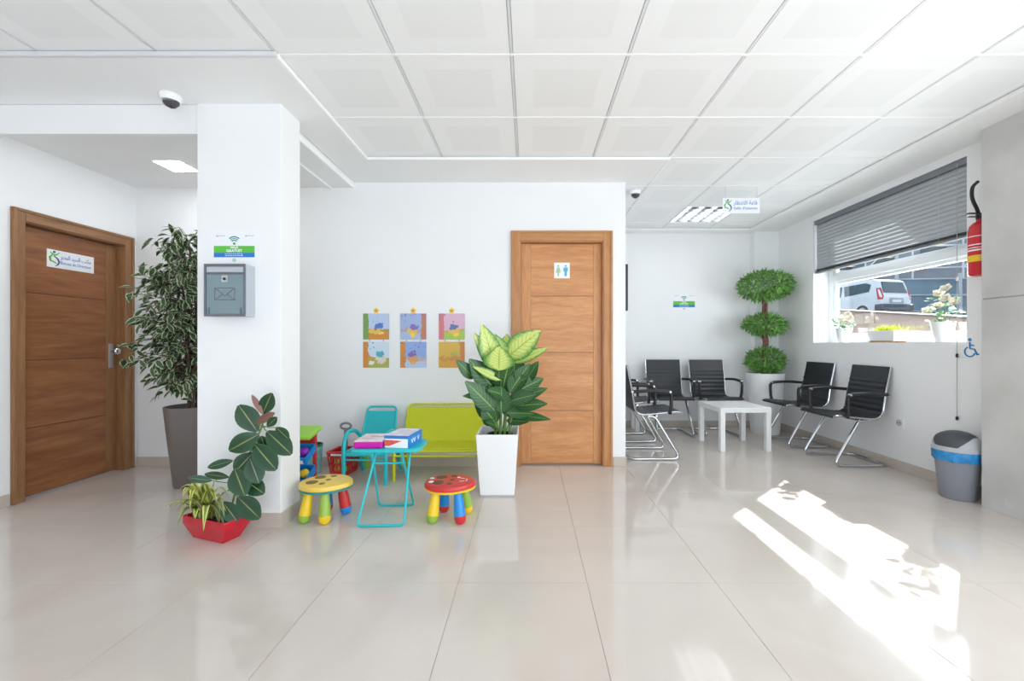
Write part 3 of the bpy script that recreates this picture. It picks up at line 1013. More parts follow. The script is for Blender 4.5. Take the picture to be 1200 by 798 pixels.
tx, ty = 2.93, 5.235
tp = thing('topiary_pot', 'tall round white pot holding the triple ball topiary', 'pot', (tx, ty, 0))
MB().lathe([(0.155, 0), (0.16, 0.01), (0.215, 0.73), (0.215, 0.745), (0.20, 0.745), (0.195, 0.70)], 40, caps=False).build('pot_body', PLASTIC_W, tp)
MB().lathe([(0.155, 0.001), (0.01, 0.001)], 40, caps=False).build('pot_base', PLASTIC_W, tp)
MB().lathe([(0.195, 0.70), (0.10, 0.712), (0.005, 0.715)], 32, caps=False).build('soil', SOIL, tp)
to = thing('topiary_tree', 'topiary tree with three clipped green balls on a bare trunk', 'plant', (tx, ty, 0.715))
r_ = random.Random(3)
for k in range(3):
    pts = []
    for i in range(26):
        z = i / 25 * 1.08 - 0.01
        a = z * 9 + k * 2.1
        pts.append((0.02 * math.cos(a) + 0.006 * math.sin(z * 20), 0.02 * math.sin(a), z))
    MB().tube(pts, [0.022 - 0.008 * i / 25 for i in range(26)], 7).build('trunk', BARK2, to)
clear = lambda p: p.x < XR - tx - 0.012 and p.y < YR - 0.11 - ty - 0.012
for zc, rx, rz_, n in ((1.11, 0.295, 0.175, 2300), (0.66, 0.235, 0.125, 1500), (0.185, 0.205, 0.145, 1500)):
    mb = MB()
    if zc == 0.66:
        strew(mb, (0, 0, zc - 0.03), (rx, rx, rz_), n, 0.06, 0.015, r_, 0.1, 0.35, clear)
    else:
        strew(mb, (0, 0, zc), (rx, rx, rz_), n, 0.06, 0.015, r_, 0.0, 0.5, clear)
    stuff(mb.build('leaf_ball', LEAF_TOPI, to))

# ------------------------------------------------------------------ ficus in the corridor
fx, fy = -2.655, 3.34
fp = thing('ficus_pot', 'tall tapered taupe pot behind the pillar', 'pot', (fx, fy, 0))
MB().lathe([(0.125, 0), (0.13, 0.008), (0.188, 0.60), (0.19, 0.622), (0.178, 0.622), (0.172, 0.56)], 40, caps=False).build('pot_body', TAUPE, fp)
MB().lathe([(0.125, 0.001), (0.01, 0.001)], 40, caps=False).build('pot_base', TAUPE, fp)
MB().lathe([(0.173, 0.56), (0.09, 0.575), (0.005, 0.58)], 32, caps=False).build('soil', SOIL, fp)
fi = thing('ficus_tree', 'tall leafy ficus with cream edged leaves in the taupe pot', 'plant', (fx, fy, 0.58))
r_ = random.Random(11)
tips = []
for k in range(5):
    a0 = k * 1.26
    pts = []
    top = 1.08 + 0.3 * r_.random()
    for i in range(12):
        t_ = i / 11
        pts.append(Vector((0.03 * math.cos(a0 + 3 * t_) + 0.14 * t_ * t_ * math.cos(a0), 0.03 * math.sin(a0 + 3 * t_) + 0.14 * t_ * t_ * math.sin(a0), t_ * top - 0.015)))
    tk = MB().tube(pts, [0.013 - 0.007 * i / 11 for i in range(12)], 7).build('trunk', BARK, fi)
    for i in range(2, 12):
        for q in range(4):
            p = pts[i]
            z = p.z
            an = r_.uniform(0, 2 * math.pi)
            reach = (0.20 + 0.16 * math.sin(min(1, max(0, (z - 0.0) / 1.2)) * math.pi)) * r_.uniform(0.5, 1.25)
            if z > 1.15:
                reach *= 0.7
            e = p + Vector((math.cos(an) * reach, math.sin(an) * reach * 0.9, r_.uniform(-0.10, 0.20)))
            e.y = min(e.y, YB - fy - 0.03)
            mid = (p + e) / 2 + Vector((0, 0, 0.06))
            tips.append((p, mid, e))
            MB().tube([p, mid, e], [0.004, 0.003, 0.0015], 4).build('twig', BARK, tk)
leaf_v = []
for k in range(4):
    mb = MB(); mb.leaf(Matrix.Identity(4), 0.066 + 0.005 * k, 0.033 + 0.003 * k, 0.18 + 0.08 * k, 0.25, 4, 0.45)
    leaf_v.append(mb.mesh('leaf', LEAF_FICUS))
rest = MB()
allf = []
for p, mid, e in tips:
    for q in range(11):
        t_ = 0.30 + 0.75 * r_.random()
        b0 = p * (1 - t_) ** 2 + mid * 2 * t_ * (1 - t_) + e * t_ * t_ if t_ < 1 else e
        b0 = b0 + Vector((r_.gauss(0, 0.02), r_.gauss(0, 0.02), r_.gauss(0, 0.02)))
        outw = Vector((e.x - p.x, e.y - p.y, 0)).normalized()
        dirn = (outw * r_.uniform(0.2, 1.0) + Vector((r_.uniform(-.8, .8), r_.uniform(-.8, .8), r_.uniform(-1.1, 0.25)))).normalized()
        M = axis_matrix(b0, b0 + dirn, Vector((r_.uniform(-.5, .5), r_.uniform(-.9, .1), r_.uniform(0.3, 1))))
        tipw = b0 + dirn * 0.12
        if max(tipw.y, b0.y) > YB - fy - 0.02 or min(tipw.y, b0.y) < PY1 + 0.03 - fy or (min(tipw.x, b0.x) < 0 and (min(tipw.x, b0.x) / 0.46) ** 2 + (tipw.y / 0.52) ** 2 > 1) or tipw.z < 0.01:
            continue
        allf.append((b0, M, 0.8 + 0.5 * r_.random()))
allf.sort(key=lambda q: q[0].y + q[0].x * 0.5)
for k, (b0, M, s) in enumerate(allf):
    if k < 300:
        obj_from('leaf', leaf_v[k % 4], fi, M @ Matrix.Scale(s, 4))
    else:
        rest.leaf(M, 0.072 * s, 0.036 * s, 0.2, 0.25, 3, 0.45)
stuff(rest.build('foliage', LEAF_FICUS, fi))

# ------------------------------------------------------------------ red pot with two plants


def leaf_px(parent, name, zoom, base, tip, W, Yb, Yt, m, rr, bend=0.12, fold=0.10, shape=0.5, tilt=(0, 0.3), nseg=6, pw=0.8):
    """a leaf between two photo points, at the depth of its plant; zoom=(scale,x0,y0)"""
    s, x0, y0 = zoom
    A = at(x0 + base[0] / s, y0 + base[1] / s, Yb)
    B = at(x0 + tip[0] / s, y0 + tip[1] / s, Yt)
    Wm = W / s * (Yb + Yt) / 2 / FPX
    nrm = Vector((-A.x * 0.3 + rr.uniform(-.25, .25), -1, tilt[0] + rr.uniform(-.1, .1) + tilt[1]))
    M = axis_matrix(A, B, nrm)
    mb = MB()
    mb.leaf(Matrix.Identity(4), (B - A).length, Wm, bend, fold, nseg, shape, pw)
    o = mb.build(name, m, parent)
    o.matrix_local = parent.matrix_basis.inverted() @ M
    return A, B


Z1 = (3.99, 200, 440)
ang = math.atan2(-0.114, 0.323)
pcx, pcy = -1.797, 2.425
rp_ = thing('red_planter', 'low glossy red planter in front of the pillar', 'pot', (pcx, pcy, 0), ang)


def rect_ring(mb, lv, th=0.008):
    """open tapered rectangular pot from levels (hx, hy, z); inner wall included"""
    rings = []
    for hx, hy, z in lv:
        rings.append([(-hx, -hy, z), (hx, -hy, z), (hx, hy, z), (-hx, hy, z)])
    hx, hy, z = lv[-1]
    rings.append([(-hx + th, -hy + th, z), (hx - th, -hy + th, z), (hx - th, hy - th, z), (-hx + th, hy - th, z)])
    hx2, hy2, z2 = lv[-2] if len(lv) > 1 else lv[-1]
    k = 0.6
    hx3, hy3, z3 = hx2 * k + hx * (1 - k), hy2 * k + hy * (1 - k), z2 * k + z * (1 - k)
    rings.append([(-hx3 + th, -hy3 + th, z3), (hx3 - th, -hy3 + th, z3), (hx3 - th, hy3 - th, z3), (-hx3 + th, hy3 - th, z3)])
    vs = [p for r__ in rings for p in r__]
    fs = [(3, 2, 1, 0)]
    for i in range(len(rings) - 1):
        for k in range(4):
            l_ = (k + 1) % 4
            fs.append((i * 4 + k, i * 4 + l_, (i + 1) * 4 + l_, (i + 1) * 4 + k))
    mb.add(vs, fs)
    return hx3 - th, hy3 - th, z3


mb = MB()
ihx, ihy, iz = rect_ring(mb, [(0.12, 0.05, 0), (0.17, 0.075, 0.085), (0.172, 0.076, 0.13)], 0.008)
mb.build('pot_body', REDPOT, rp_, bevel=0.004)
MB().box(-0.160, 0.160, -0.064, 0.064, 0.098, 0.112).build('soil', SOIL, rp_)

rb = thing('rubber_plant', 'rubber plant with big glossy dark green leaves in the red planter', 'plant', (pcx + 0.06, pcy, 0.112))
r_ = random.Random(5)
RL = [((405, 262), (318, 138), 95, 0), ((430, 178), (470, 86), 68, 0), ((430, 182), (380, 90), 26, 1), ((400, 222), (480, 176), 44, 1),
      ((452, 238), (494, 196), 40, 0), ((412, 275), (270, 352), 92, 0), ((452, 262), (562, 368), 92, 0), ((494, 243), (550, 297), 48, 0),
      ((392, 322), (490, 442), 98, 0), ((385, 362), (298, 452), 84, 0), ((372, 390), (412, 503), 84, 0), ((300, 440), (345, 560), 95, 0),
      ((345, 487), (434, 552), 80, 0), ((315, 568), (412, 668), 92, 0), ((245, 592), (310, 684), 72, 0), ((290, 398), (170, 430), 42, 0),
      ((272, 476), (155, 460), 36, 0), ((192, 492), (82, 478), 36, 0), ((440, 335), (422, 284), 45, 0)]
stem = [at(200 + x / 3.99, 440 + y / 3.99, 2.44) for x, y in ((262, 660), (290, 600), (310, 500), (350, 400), (400, 300), (430, 235), (436, 180))]
stem[0].z = 0.105
loc_ = Vector(rb.location)
MB().tube([p - loc_ for p in fillet(stem, 0.05, 3)], 0.0055, 7).build('stem', STEM_G, rb)
for k, (bs, tp_, W, ty_) in enumerate(RL):
    Yb = 2.42 - 0.05 * (k % 3) / 2
    A, B = leaf_px(rb, 'leaf', Z1, bs, tp_, W, Yb, Yb - 0.02 - 0.03 * (k % 2), LEAF_RUBNEW if ty_ else LEAF_RUB, r_, 0.06, 0.10, 0.52, (0.1, 0.25), 8, 0.62)
    # leaf stalk back to the stem
    q = min(stem, key=lambda p: (p - A).length)
    if (q - A).length > 0.01:
        MB().tube([q - loc_, (q + A) / 2 - loc_ + Vector((0, 0, -0.006)), A - loc_], 0.0025, 5).build('leaf_stalk', STEM_G, rb)

dr = thing('variegated_dracaena', 'bushy plant with yellow striped arching leaves in the red planter', 'plant', (pcx - 0.06, pcy - 0.01, 0.112))
r_ = random.Random(21)
for k in range(44):
    a = r_.uniform(0, 2 * math.pi)
    rl = r_.uniform(0.12, 0.215)
    up = r_.uniform(0.10, 0.20)
    if k % 3 == 0:
        up = r_.uniform(0.18, 0.25); rl *= 0.75
    if math.sin(a) > 0.2:      # pillar side: shorter
        rl *= 0.55
    b0 = Vector((r_.uniform(-0.05, 0.05), r_.uniform(-0.03, 0.03), 0.0))
    d = Vector((math.cos(a), math.sin(a) * (0.8 if math.sin(a) < 0 else 0.5), 0))
    mb = MB()
    vs, uv, fs = [], [], []
    nseg = 8
    side = Vector((-d.y, d.x, 0)).normalized()
    Wl = r_.uniform(0.029, 0.041)
    hang = r_.uniform(0.03, 0.15)
    for i in range(nseg + 1):
        t_ = i / nseg
        p = b0 + d * (rl * t_ ** 1.15) + Vector((0, 0, up * (2.3 * t_ - 1.35 * t_ * t_) - hang * t_ ** 3))
        wd = Wl / 2 * (0.5 + 1.5 * t_ if t_ < 0.33 else 1.0 - ((t_ - 0.33) / 0.67) ** 2 * 0.95)
        for q, s in enumerate((-1, 0, 1)):
            vs.append(p + side * (s * wd) + Vector((0, 0, 0.004 if s else 0)))
            uv.append((q / 2, t_))
    for i in range(nseg):
        for q in range(2):
            c = i * 3 + q
            fs.append((c, c + 1, c + 4, c + 3))
    mb.add(vs, fs, True, uv)
    mb.build('leaf', LEAF_DRAC if k % 3 != 1 else LEAF_DRAC2, dr)

# ------------------------------------------------------------------ tall white planter with dieffenbachia
wp = thing('white_planter', 'tall rectangular white planter beside the toilet door', 'pot', (-0.232, 3.21, 0))
mb = MB()
rect_ring(mb, [(0.125, 0.155, 0.01), (0.152, 0.18, 0.455)], 0.012)
mb.build('planter_body', PLASTIC_W, wp, bevel=0.006)
MB().box(-0.115, 0.115, -0.145, 0.145, 0, 0.012).build('planter_base', SGREY, wp)
MB().box(-0.118, 0.118, -0.148, 0.148, 0.18, 0.20).build('planter_floor', PLASTIC_W, wp)
npot = thing('nursery_pot', 'black nursery pot inside the tall white planter', 'pot', (-0.222, 3.22, 0.20))
MB().lathe([(0.075, 0), (0.095, 0.20), (0.10, 0.20), (0.10, 0.225), (0.09, 0.225), (0.086, 0.19)], 28, caps=False).build('pot_body', BLACK, npot)
MB().lathe([(0.088, 0.195), (0.005, 0.20)], 28, caps=False).build('soil', SOIL, npot)
MB().lathe([(0.076, 0.001), (0.005, 0.001)], 28, caps=False).build('pot_base', BLACK, npot)
df = thing('dieffenbachia', 'dieffenbachia with yellow green upper leaves and dark lower leaves in the white planter', 'plant', (-0.222, 3.22, 0.40))
Z4 = (3.47, 480, 370)
r_ = random.Random(9)
DL = [((352, 220), (300, 38), 84, 1), ((355, 225), (268, 72), 58, 1), ((368, 215), (345, 78), 108, 1), ((362, 222), (366, 128), 112, 1), ((395, 170), (528, 60), 96, 1),
      ((425, 190), (558, 128), 44, 1), ((372, 262), (262, 204), 36, 1), ((385, 200), (395, 70), 60, 1),
      ((262, 255), (194, 180), 50, 0), ((345, 300), (250, 178), 92, 0), ((330, 330), (224, 322), 40, 0), ((345, 385), (235, 268), 78, 0), ((350, 420), (268, 315), 84, 0),
      ((375, 310), (402, 196), 84, 0), ((405, 312), (486, 196), 64, 0), ((415, 318), (545, 252), 64, 0), ((425, 345), (560, 290), 46, 0), ((425, 368), (556, 354), 52, 0),
      ((415, 402), (568, 416), 38, 0), ((352, 392), (325, 286), 96, 0), ((405, 330), (325, 300), 56, 0), ((352, 440), (296, 365), 72, 0), ((372, 395), (372, 290), 88, 0),
      ((395, 395), (505, 396), 44, 0), ((385, 405), (450, 322), 70, 0), ((420, 260), (432, 145), 80, 0), ((470, 270), (520, 188), 46, 0), ((395, 425), (480, 428), 40, 0),
      ((340, 360), (270, 345), 60, 0), ((400, 350), (505, 318), 60, 0), ((385, 275), (350, 200), 80, 0), ((410, 290), (470, 250), 70, 0), ((358, 450), (318, 430), 40, 0)]
loc_ = Vector(df.location)
foot = [at(480 + x / 3.47, 370 + 480 / 3.47, 3.22) for x in (350, 368, 385, 405)]
for f_ in foot:
    f_.z = 0.395
for k, x in enumerate((350, 368, 385, 405)):
    tops = at(480 + (x + (-8, 2, 8, 14)[k]) / 3.47, 370 + (300, 215, 260, 320)[k] / 3.47, 3.22 + (-0.02, 0, 0.03, 0.05)[k])
    MB().tube([foot[k] - loc_, (foot[k] * 0.5 + tops * 0.5) - loc_ + Vector((0.004, 0, 0)), tops - loc_], [0.012, 0.011, 0.006], 8).build('stem', STEM_G, df)
for k, (bs, tp_, W, ty_) in enumerate(DL):
    Yb = 3.22 + r_.uniform(-0.06, 0.06)
    Yt = Yb + r_.uniform(-0.16, 0.05)
    if ty_:
        Yb, Yt = 3.18 + 0.02 * (k % 3), 3.15 + r_.uniform(-0.08, 0.04)
        if k == 3:
            Yb, Yt = 3.14, 3.08
        if k == 7:
            Yb, Yt = 3.25, 3.31
    A, B = leaf_px(df, 'leaf', Z4, bs, tp_, W * 1.12, Yb, Yt, LEAF_DIEY if ty_ else LEAF_DIED, r_, 0.10, 0.2, 0.42, (0.15, 0.3), 7, 0.8)
    q = Vector(((foot[1].x + A.x) / 2, 3.22, max(0.44, A.z - 0.12)))
    MB().tube([q - loc_, (q + A) / 2 - loc_ + Vector((0, 0, -0.008)), A - loc_], 0.004, 5).build('leaf_stalk', STEM_G, df)

# ------------------------------------------------------------------ children's corner: stools


def stool(name, label, loc, rz, top, under, spotm, legs, face, extra):
    t = thing(name, label, 'stool', loc, R(rz))
    n = 40

    def outline(k):
        out = []
        for i in range(n):
            a = 2 * math.pi * i / n
            r0 = 0.150 + 0.016 * max(0, math.cos(a)) ** 6
            out.append((r0 * math.cos(a) * 1.03 * k, r0 * math.sin(a) * 0.95 * k))
        return out
    for nm, m_, lv in (('seat_rim', under, [(0.93, 0.188), (0.985, 0.193), (0.99, 0.203), (0.96, 0.206)]),
                       ('seat', top, [(0.96, 0.204), (1.0, 0.208), (1.005, 0.222), (0.97, 0.233), (0.85, 0.238), (0.4, 0.240), (0.02, 0.240)])):
        vs, fs = [], []
        for k, z in lv:
            vs += [(x, y, z) for x, y in outline(k)]
        for i in range(len(lv) - 1):
            for q in range(n):
                l_ = (q + 1) % n
                fs.append((i * n + q, i * n + l_, (i + 1) * n + l_, (i + 1) * n + q))
        fs += [tuple(range(n))[::-1], tuple((len(lv) - 1) * n + q for q in range(n))]
        s_ = MB().add(vs, fs, True).build(nm, m_, t)
    for (x, y, r0) in ((-0.055, 0.05, 0.034), (-0.06, -0.05, 0.036), (0.02, 0.075, 0.02), (0.015, -0.075, 0.018), (0.02, 0.0, 0.016)):
        MB().lathe([(r0, 0), (r0 * 0.98, 0.0016)], 20, (x, y, 0.2392)).build('seat_spot', spotm, s_)
    for (x, y, r0) in extra:
        MB().lathe([(r0, 0), (r0 * 0.98, 0.0018)], 16, (x, y, 0.2392)).build('seat_dot', TRIMW, s_)
    # little printed face at the pointed side: eyes, smile, two feelers
    for y in (-0.014, 0.014):
        MB().lathe([(0.007, 0), (0.0065, 0.0016)], 12, (0.112, y, 0.2375)).build('printed_eye', face, s_)
    MB().tube([(0.128, -0.02, 0.2365), (0.134, 0, 0.236), (0.128, 0.02, 0.2365)], 0.002, 5).build('printed_smile', face, s_)
    for y in (-1, 1):
        MB().tube([(0.10, y * 0.02, 0.239), (0.085, y * 0.03, 0.2395), (0.07, y * 0.028, 0.2395)], 0.0018, 5).build('printed_feeler', face, s_)
    for (x, y, m1, m2) in legs:
        d = Vector((x, y, 0)).normalized()
        top_, bot = Vector((x * 0.80, y * 0.80, 0.19)), Vector((x * 1.0, y * 1.0, 0.05))
        P = [top_, top_.lerp(bot, 0.5), bot]
        lg = MB().tube(P, [0.024, 0.031, 0.0365], 16).build('leg', m1, t)
        q = bot - top_
        q.normalize()
        prof_ = [bot, bot + q * 0.022, bot + q * 0.036, bot + q * 0.044]
        Pf = [Vector((p.x, p.y, p.z)) for p in prof_]
        Pf[-1].z = max(Pf[-1].z, 0.0)
        k_ = 0.05 / (0.05 - Pf[-1].z) if Pf[-1].z < 0.05 else 1
        Pf = [bot + (p - bot) * k_ for p in Pf]
        MB().tube(Pf, [0.037, 0.035, 0.028, 0.014], 16).build('foot', m2, lg)
    return t


yl = [(-0.085, -0.085, YEL, GRN), (0.045, -0.10, GRN, YEL), (-0.03, 0.085, BLU, RED), (0.105, 0.055, RED, BLU)]
stool('ladybird_stool', 'yellow topped ladybird stool with multicoloured legs beside the pillar', (-1.305, 2.70, 0), 0, YEL2, mat('teal_rim', (0.02, 0.26, 0.30), 0.4), SPOT_Y, yl, mat('pale_print', (0.62, 0.62, 0.55), 0.5), [])
rl_ = [(-0.085, -0.085, YEL, GRN), (0.085, -0.095, BLU, RED), (-0.05, 0.085, BLU, RED), (0.105, 0.06, GRN, YEL)]
stool('ladybird_stool', 'red topped ladybird stool with white dots and multicoloured legs', (-0.512, 2.70, 0), 0, RED, YEL, SPOT, rl_, TRIMW, [(-0.115, 0.03, 0.015), (-0.105, -0.04, 0.017), (0.055, 0.045, 0.011)])

# ------------------------------------------------------------------ turquoise folding table
tb = thing('folding_table', 'small turquoise metal folding table with crossed tube legs', 'table', (-0.91, 2.72, 0), R(3))
hx_, hy_ = 0.215, 0.155
poly = [(p.x, p.y + 0.07) for p in fillet([(-hx_, -hy_, 0), (hx_, -hy_, 0), (hx_, hy_, 0), (-hx_, hy_, 0)], 0.08, 8, True)]
MB().prism(poly, Matrix.Translation((0, 0, 0.438)), 0.012).build('tabletop', TURQ, tb, bevel=0.003)
MB().tube([(x, y, 0.436) for x, y in poly], 0.009, 8, True).build('rim_tube', TURQ, tb)
A_ = fillet([(-0.065, -0.02, 0.432), (-0.139, -0.165, 0.009), (0.141, -0.165, 0.009), (0.145, -0.02, 0.432)], 0.025, 5)
B_ = fillet([(-0.075, -0.085, 0.432), (-0.105, 0.16, 0.009), (0.13, 0.16, 0.009), (0.105, -0.085, 0.432)], 0.025, 5)
MB().tube(A_, 0.0075, 8).build('leg_frame', TURQ, tb)
MB().tube(B_, 0.0075, 8).build('leg_frame', TURQ, tb)
MB().tube([(-0.085, -0.05, 0.355), (0.125, -0.05, 0.355)], 0.006, 8).build('cross_bar', TURQ, tb)
for y in (-0.06, 0.06):
    MB().tube([(-0.17, y, 0.43), (0.17, y, 0.43)], 0.007, 8).build('under_bar', TURQ, tb)

# boxes on the table
g1 = thing('game_box', 'flat white game box with magenta side on the turquoise table', 'box', (-1.022, 2.775, 0.4505), R(3))
MB().box(-0.09, 0.09, -0.12, 0.12, 0.0, 0.042).build('box_tray', MAGEN, g1, bevel=0.008)
MB().box(-0.088, 0.088, -0.118, 0.118, 0.0415, 0.044).build('box_top', mat('pale_pink_card', (0.78, 0.70, 0.74), 0.4, noise=0.2, nscale=14), g1)
for k, (x, y, sx_, sy_, m_) in enumerate(((-0.03, -0.03, 0.07, 0.018, ORG), (0.02, 0.02, 0.09, 0.012, MAGEN), (-0.01, 0.055, 0.05, 0.012, INKGREY))):
    MB().box(x - sx_ / 2, x + sx_ / 2, y - sy_ / 2, y + sy_ / 2, 0.044, 0.0446).build('printed_patch', m_, g1)
g2 = thing('game_box', 'thick blue and white game box on the turquoise table', 'box', (-0.828, 2.785, 0.4505), R(-7))
MB().box(-0.078, 0.078, -0.115, 0.115, 0.0, 0.077).build('box_tray', PAPER, g2, bevel=0.002)
MB().box(-0.079, 0.079, -0.1165, -0.115, 0.058, 0.0775).build('blue_band', INKB, g2)
MB().prism([(-0.075, 0.012), (-0.075, 0.05), (0.04, 0.045), (0.0, 0.03), (-0.045, 0.012)], Matrix.Translation((0, -0.1152, 0)) @ Matrix.Rotation(R(90), 4, 'X'), 0.001).build('red_picture', mat('red_print', (0.75, 0.10, 0.08), 0.4, noise=0.3, nscale=60), g2)
MB().box(0.078, 0.0795, -0.1165, 0.1165, 0.0, 0.0775).build('blue_side', mat('bright_blue_print', (0.01, 0.22, 0.66), 0.35), g2)
Ms = Matrix.Translation((0.0797, 0, 0.034)) @ Matrix.Rotation(R(90), 4, 'Z') @ Matrix.Rotation(R(90), 4, 'X')
for x, rot in ((-0.05, 15), (-0.015, -12), (0.05, 8)):
    MB().tube([Ms @ Vector((x - 0.015, 0.012, 0)), Ms @ Vector((x, -0.014, 0)), Ms @ Vector((x + 0.012, 0.016, 0))], 0.0028, 5).build('printed_stroke', TRIMW, g2)
MB().box(-0.076, 0.076, -0.113, 0.113, 0.077, 0.0785).build('box_top', mat('pale_violet_card', (0.74, 0.73, 0.84), 0.4, noise=0.18, nscale=18), g2)

# ------------------------------------------------------------------ turquoise child's armchair (faces the camera)
tcx = -1.292
tc_ = thing('child_armchair', 'turquoise metal child armchair behind the turquoise table', 'chair', (tcx, 3.50, 0))
hw_ = 0.165
for s in (-1, 1):
    pts = fillet([(s * hw_, -0.19, 0.0), (s * hw_, -0.185, 0.33), (s * hw_, -0.12, 0.405), (s * hw_, 0.04, 0.385), (s * hw_ * 0.98, 0.13, 0.32)], 0.07, 6)
    MB().tube(pts, 0.016, 10).build('front_leg_and_arm', TURQ, tc_)
    MB().tube(fillet([(s * hw_ * 0.98, 0.20, 0.0), (s * hw_ * 0.98, 0.10, 0.24), (s * hw_ * 0.98, -0.175, 0.245)], 0.03, 5), 0.014, 10).build('rear_leg', TURQ, tc_)
bkf = fillet([(-0.145, 0.09, 0.25), (-0.125, 0.215, 0.555), (0.125, 0.215, 0.555), (0.145, 0.09, 0.25)], 0.04, 6)
MB().tube(bkf, 0.0095, 10).build('back_frame', TURQ, tc_)
MB().prism([(-0.135, 0.0), (0.135, 0.0), (0.118, 0.285), (-0.118, 0.285)], Matrix.Translation((0, 0.095, 0.255)) @ Matrix.Rotation(R(90 - 22), 4, 'X'), 0.006).build('back_panel', TURQ_F, tc_)
MB().box(-0.155, 0.155, -0.175, 0.10, 0.240, 0.252).build('seat', TURQ_F, tc_, bevel=0.004)
for y in (-0.182, 0.095):
    MB().tube([(-hw_, y, 0.235), (hw_, y, 0.235)], 0.013, 8).build('seat_rail', TURQ, tc_)
MB().tube([(-hw_, -0.186, 0.195), (hw_, -0.186, 0.195)], 0.007, 8).build('stretcher', TURQ, tc_)

# ------------------------------------------------------------------ lime bench
lb = thing('child_bench', 'lime yellow metal child bench under the wall pictures', 'bench', (-0.735, 3.585, 0))
hb = 0.36
for s in (-1, 1):
    MB().tube(fillet([(s * hb, -0.17, 0), (s * hb, -0.168, 0.235), (s * hb, 0.12, 0.235)], 0.03, 5), 0.0135, 10).build('front_leg', LIME, lb)
    MB().tube([(s * hb, 0.21, 0), (s * hb, 0.13, 0.235)], 0.0125, 10).build('rear_leg', LIME, lb)
bkf = fillet([(-hb, 0.10, 0.24), (-hb + 0.012, 0.215, 0.565), (hb - 0.012, 0.215, 0.565), (hb, 0.10, 0.24)], 0.05, 6)
MB().tube(bkf, 0.0095, 10).build('back_frame', LIME, lb)
MB().prism([(-hb + 0.01, 0), (hb - 0.01, 0), (hb - 0.02, 0.305), (-hb + 0.02, 0.305)], Matrix.Translation((0, 0.105, 0.255)) @ Matrix.Rotation(R(90 - 21), 4, 'X'), 0.006).build('back_panel', LIME_F, lb)
MB().box(-hb + 0.01, hb - 0.01, -0.165, 0.115, 0.247, 0.262).build('seat', LIME_F, lb, bevel=0.004)
for y in (-0.170, 0.11):
    MB().tube([(-hb, y, 0.238), (hb, y, 0.238)], 0.011, 8).build('seat_rail', LIME, lb)
MB().tube([(-hb, -0.17, 0.198), (hb, -0.17, 0.198)], 0.009, 8).build('stretcher', LIME, lb)

# ------------------------------------------------------------------ toys behind the pillar
tw = thing('activity_toy', 'blue, red and green plastic activity toy half hidden by the pillar', 'toy', (-1.715, 3.20, 0))
MB().box(-0.10, 0.085, -0.12, 0.12, 0, 0.03).build('base', LGRN, tw, bevel=0.008)
for x in (-0.085, 0.055):
    MB().box(x, x + 0.022, 0.03, 0.06, 0.03, 0.43).build('post', RED, tw, bevel=0.004)
MB().box(-0.062, 0.055, 0.035, 0.055, 0.34, 0.43).build('back_panel', RED, tw)
Mt = Matrix.Translation((-0.005, -0.02, 0.44)) @ Matrix.Rotation(R(14), 4, 'X')
MB().cbox((0, 0, 0), (0.23, 0.20, 0.035), Mt).build('top', LGRN, tw, bevel=0.012)
for z, ry in ((0.285, 0), (0.125, 1)):
    Mt = Matrix.Translation((-0.008, -0.035, z)) @ Matrix.Rotation(R(26), 4, 'X')
    tr_ = MB().box(-0.10, 0.10, -0.09, 0.06, -0.012, 0.0, Mt).box(-0.10, 0.10, -0.10, -0.085, -0.02, 0.04, Mt).box(-0.10, -0.088, -0.09, 0.06, 0, 0.04, Mt)
    tr_.box(0.088, 0.10, -0.09, 0.06, 0, 0.04, Mt).box(-0.10, 0.10, 0.05, 0.06, 0, 0.05, Mt)
    q = tr_.build('tray', BLU, tw, bevel=0.006)
    MB().box(-0.06, 0.075, -0.1025, -0.10, -0.01, 0.02, Mt).build('sticker', PAPER, q)
    for (x, y, m_, r0) in ((-0.055, -0.04, YEL, 0.034), (0.0, -0.04, LGRN if ry == 0 else PURP, 0.03), (0.055, -0.02, PURP if ry == 0 else YEL, 0.034)):
        o = MB().ball((0, 0, 0), r0, 16, 10).build('ball', m_, tw)
        o.location = Mt @ Vector((x, y, r0))
MB().tube([(-0.05, -0.10, 0.03), (-0.05, -0.10, 0.06)], 0.03, 14).build('knob', LGRN, tw)
MB().tube([(0.03, -0.10, 0.03), (0.03, -0.10, 0.055)], 0.026, 14).build('knob', BLU, tw)

tbn = thing('toy_bin', 'round pale turquoise toy bin with green rim beside the wall', 'bin', (-1.855, 3.62, 0))
MB().lathe([(0.062, 0), (0.064, 0.004), (0.076, 0.235)], 28, caps=False).build('bin_body', mat('pale_turquoise', (0.22, 0.50, 0.52), 0.5, noise=0.25, nscale=30), tbn)
MB().lathe([(0.076, 0.232), (0.079, 0.238), (0.077, 0.25), (0.070, 0.25), (0.068, 0.2), (0.06, 0.01), (0.005, 0.008)], 28, caps=False).build('bin_rim', mat('dark_green_plastic', (0.03, 0.20, 0.08), 0.4), tbn)

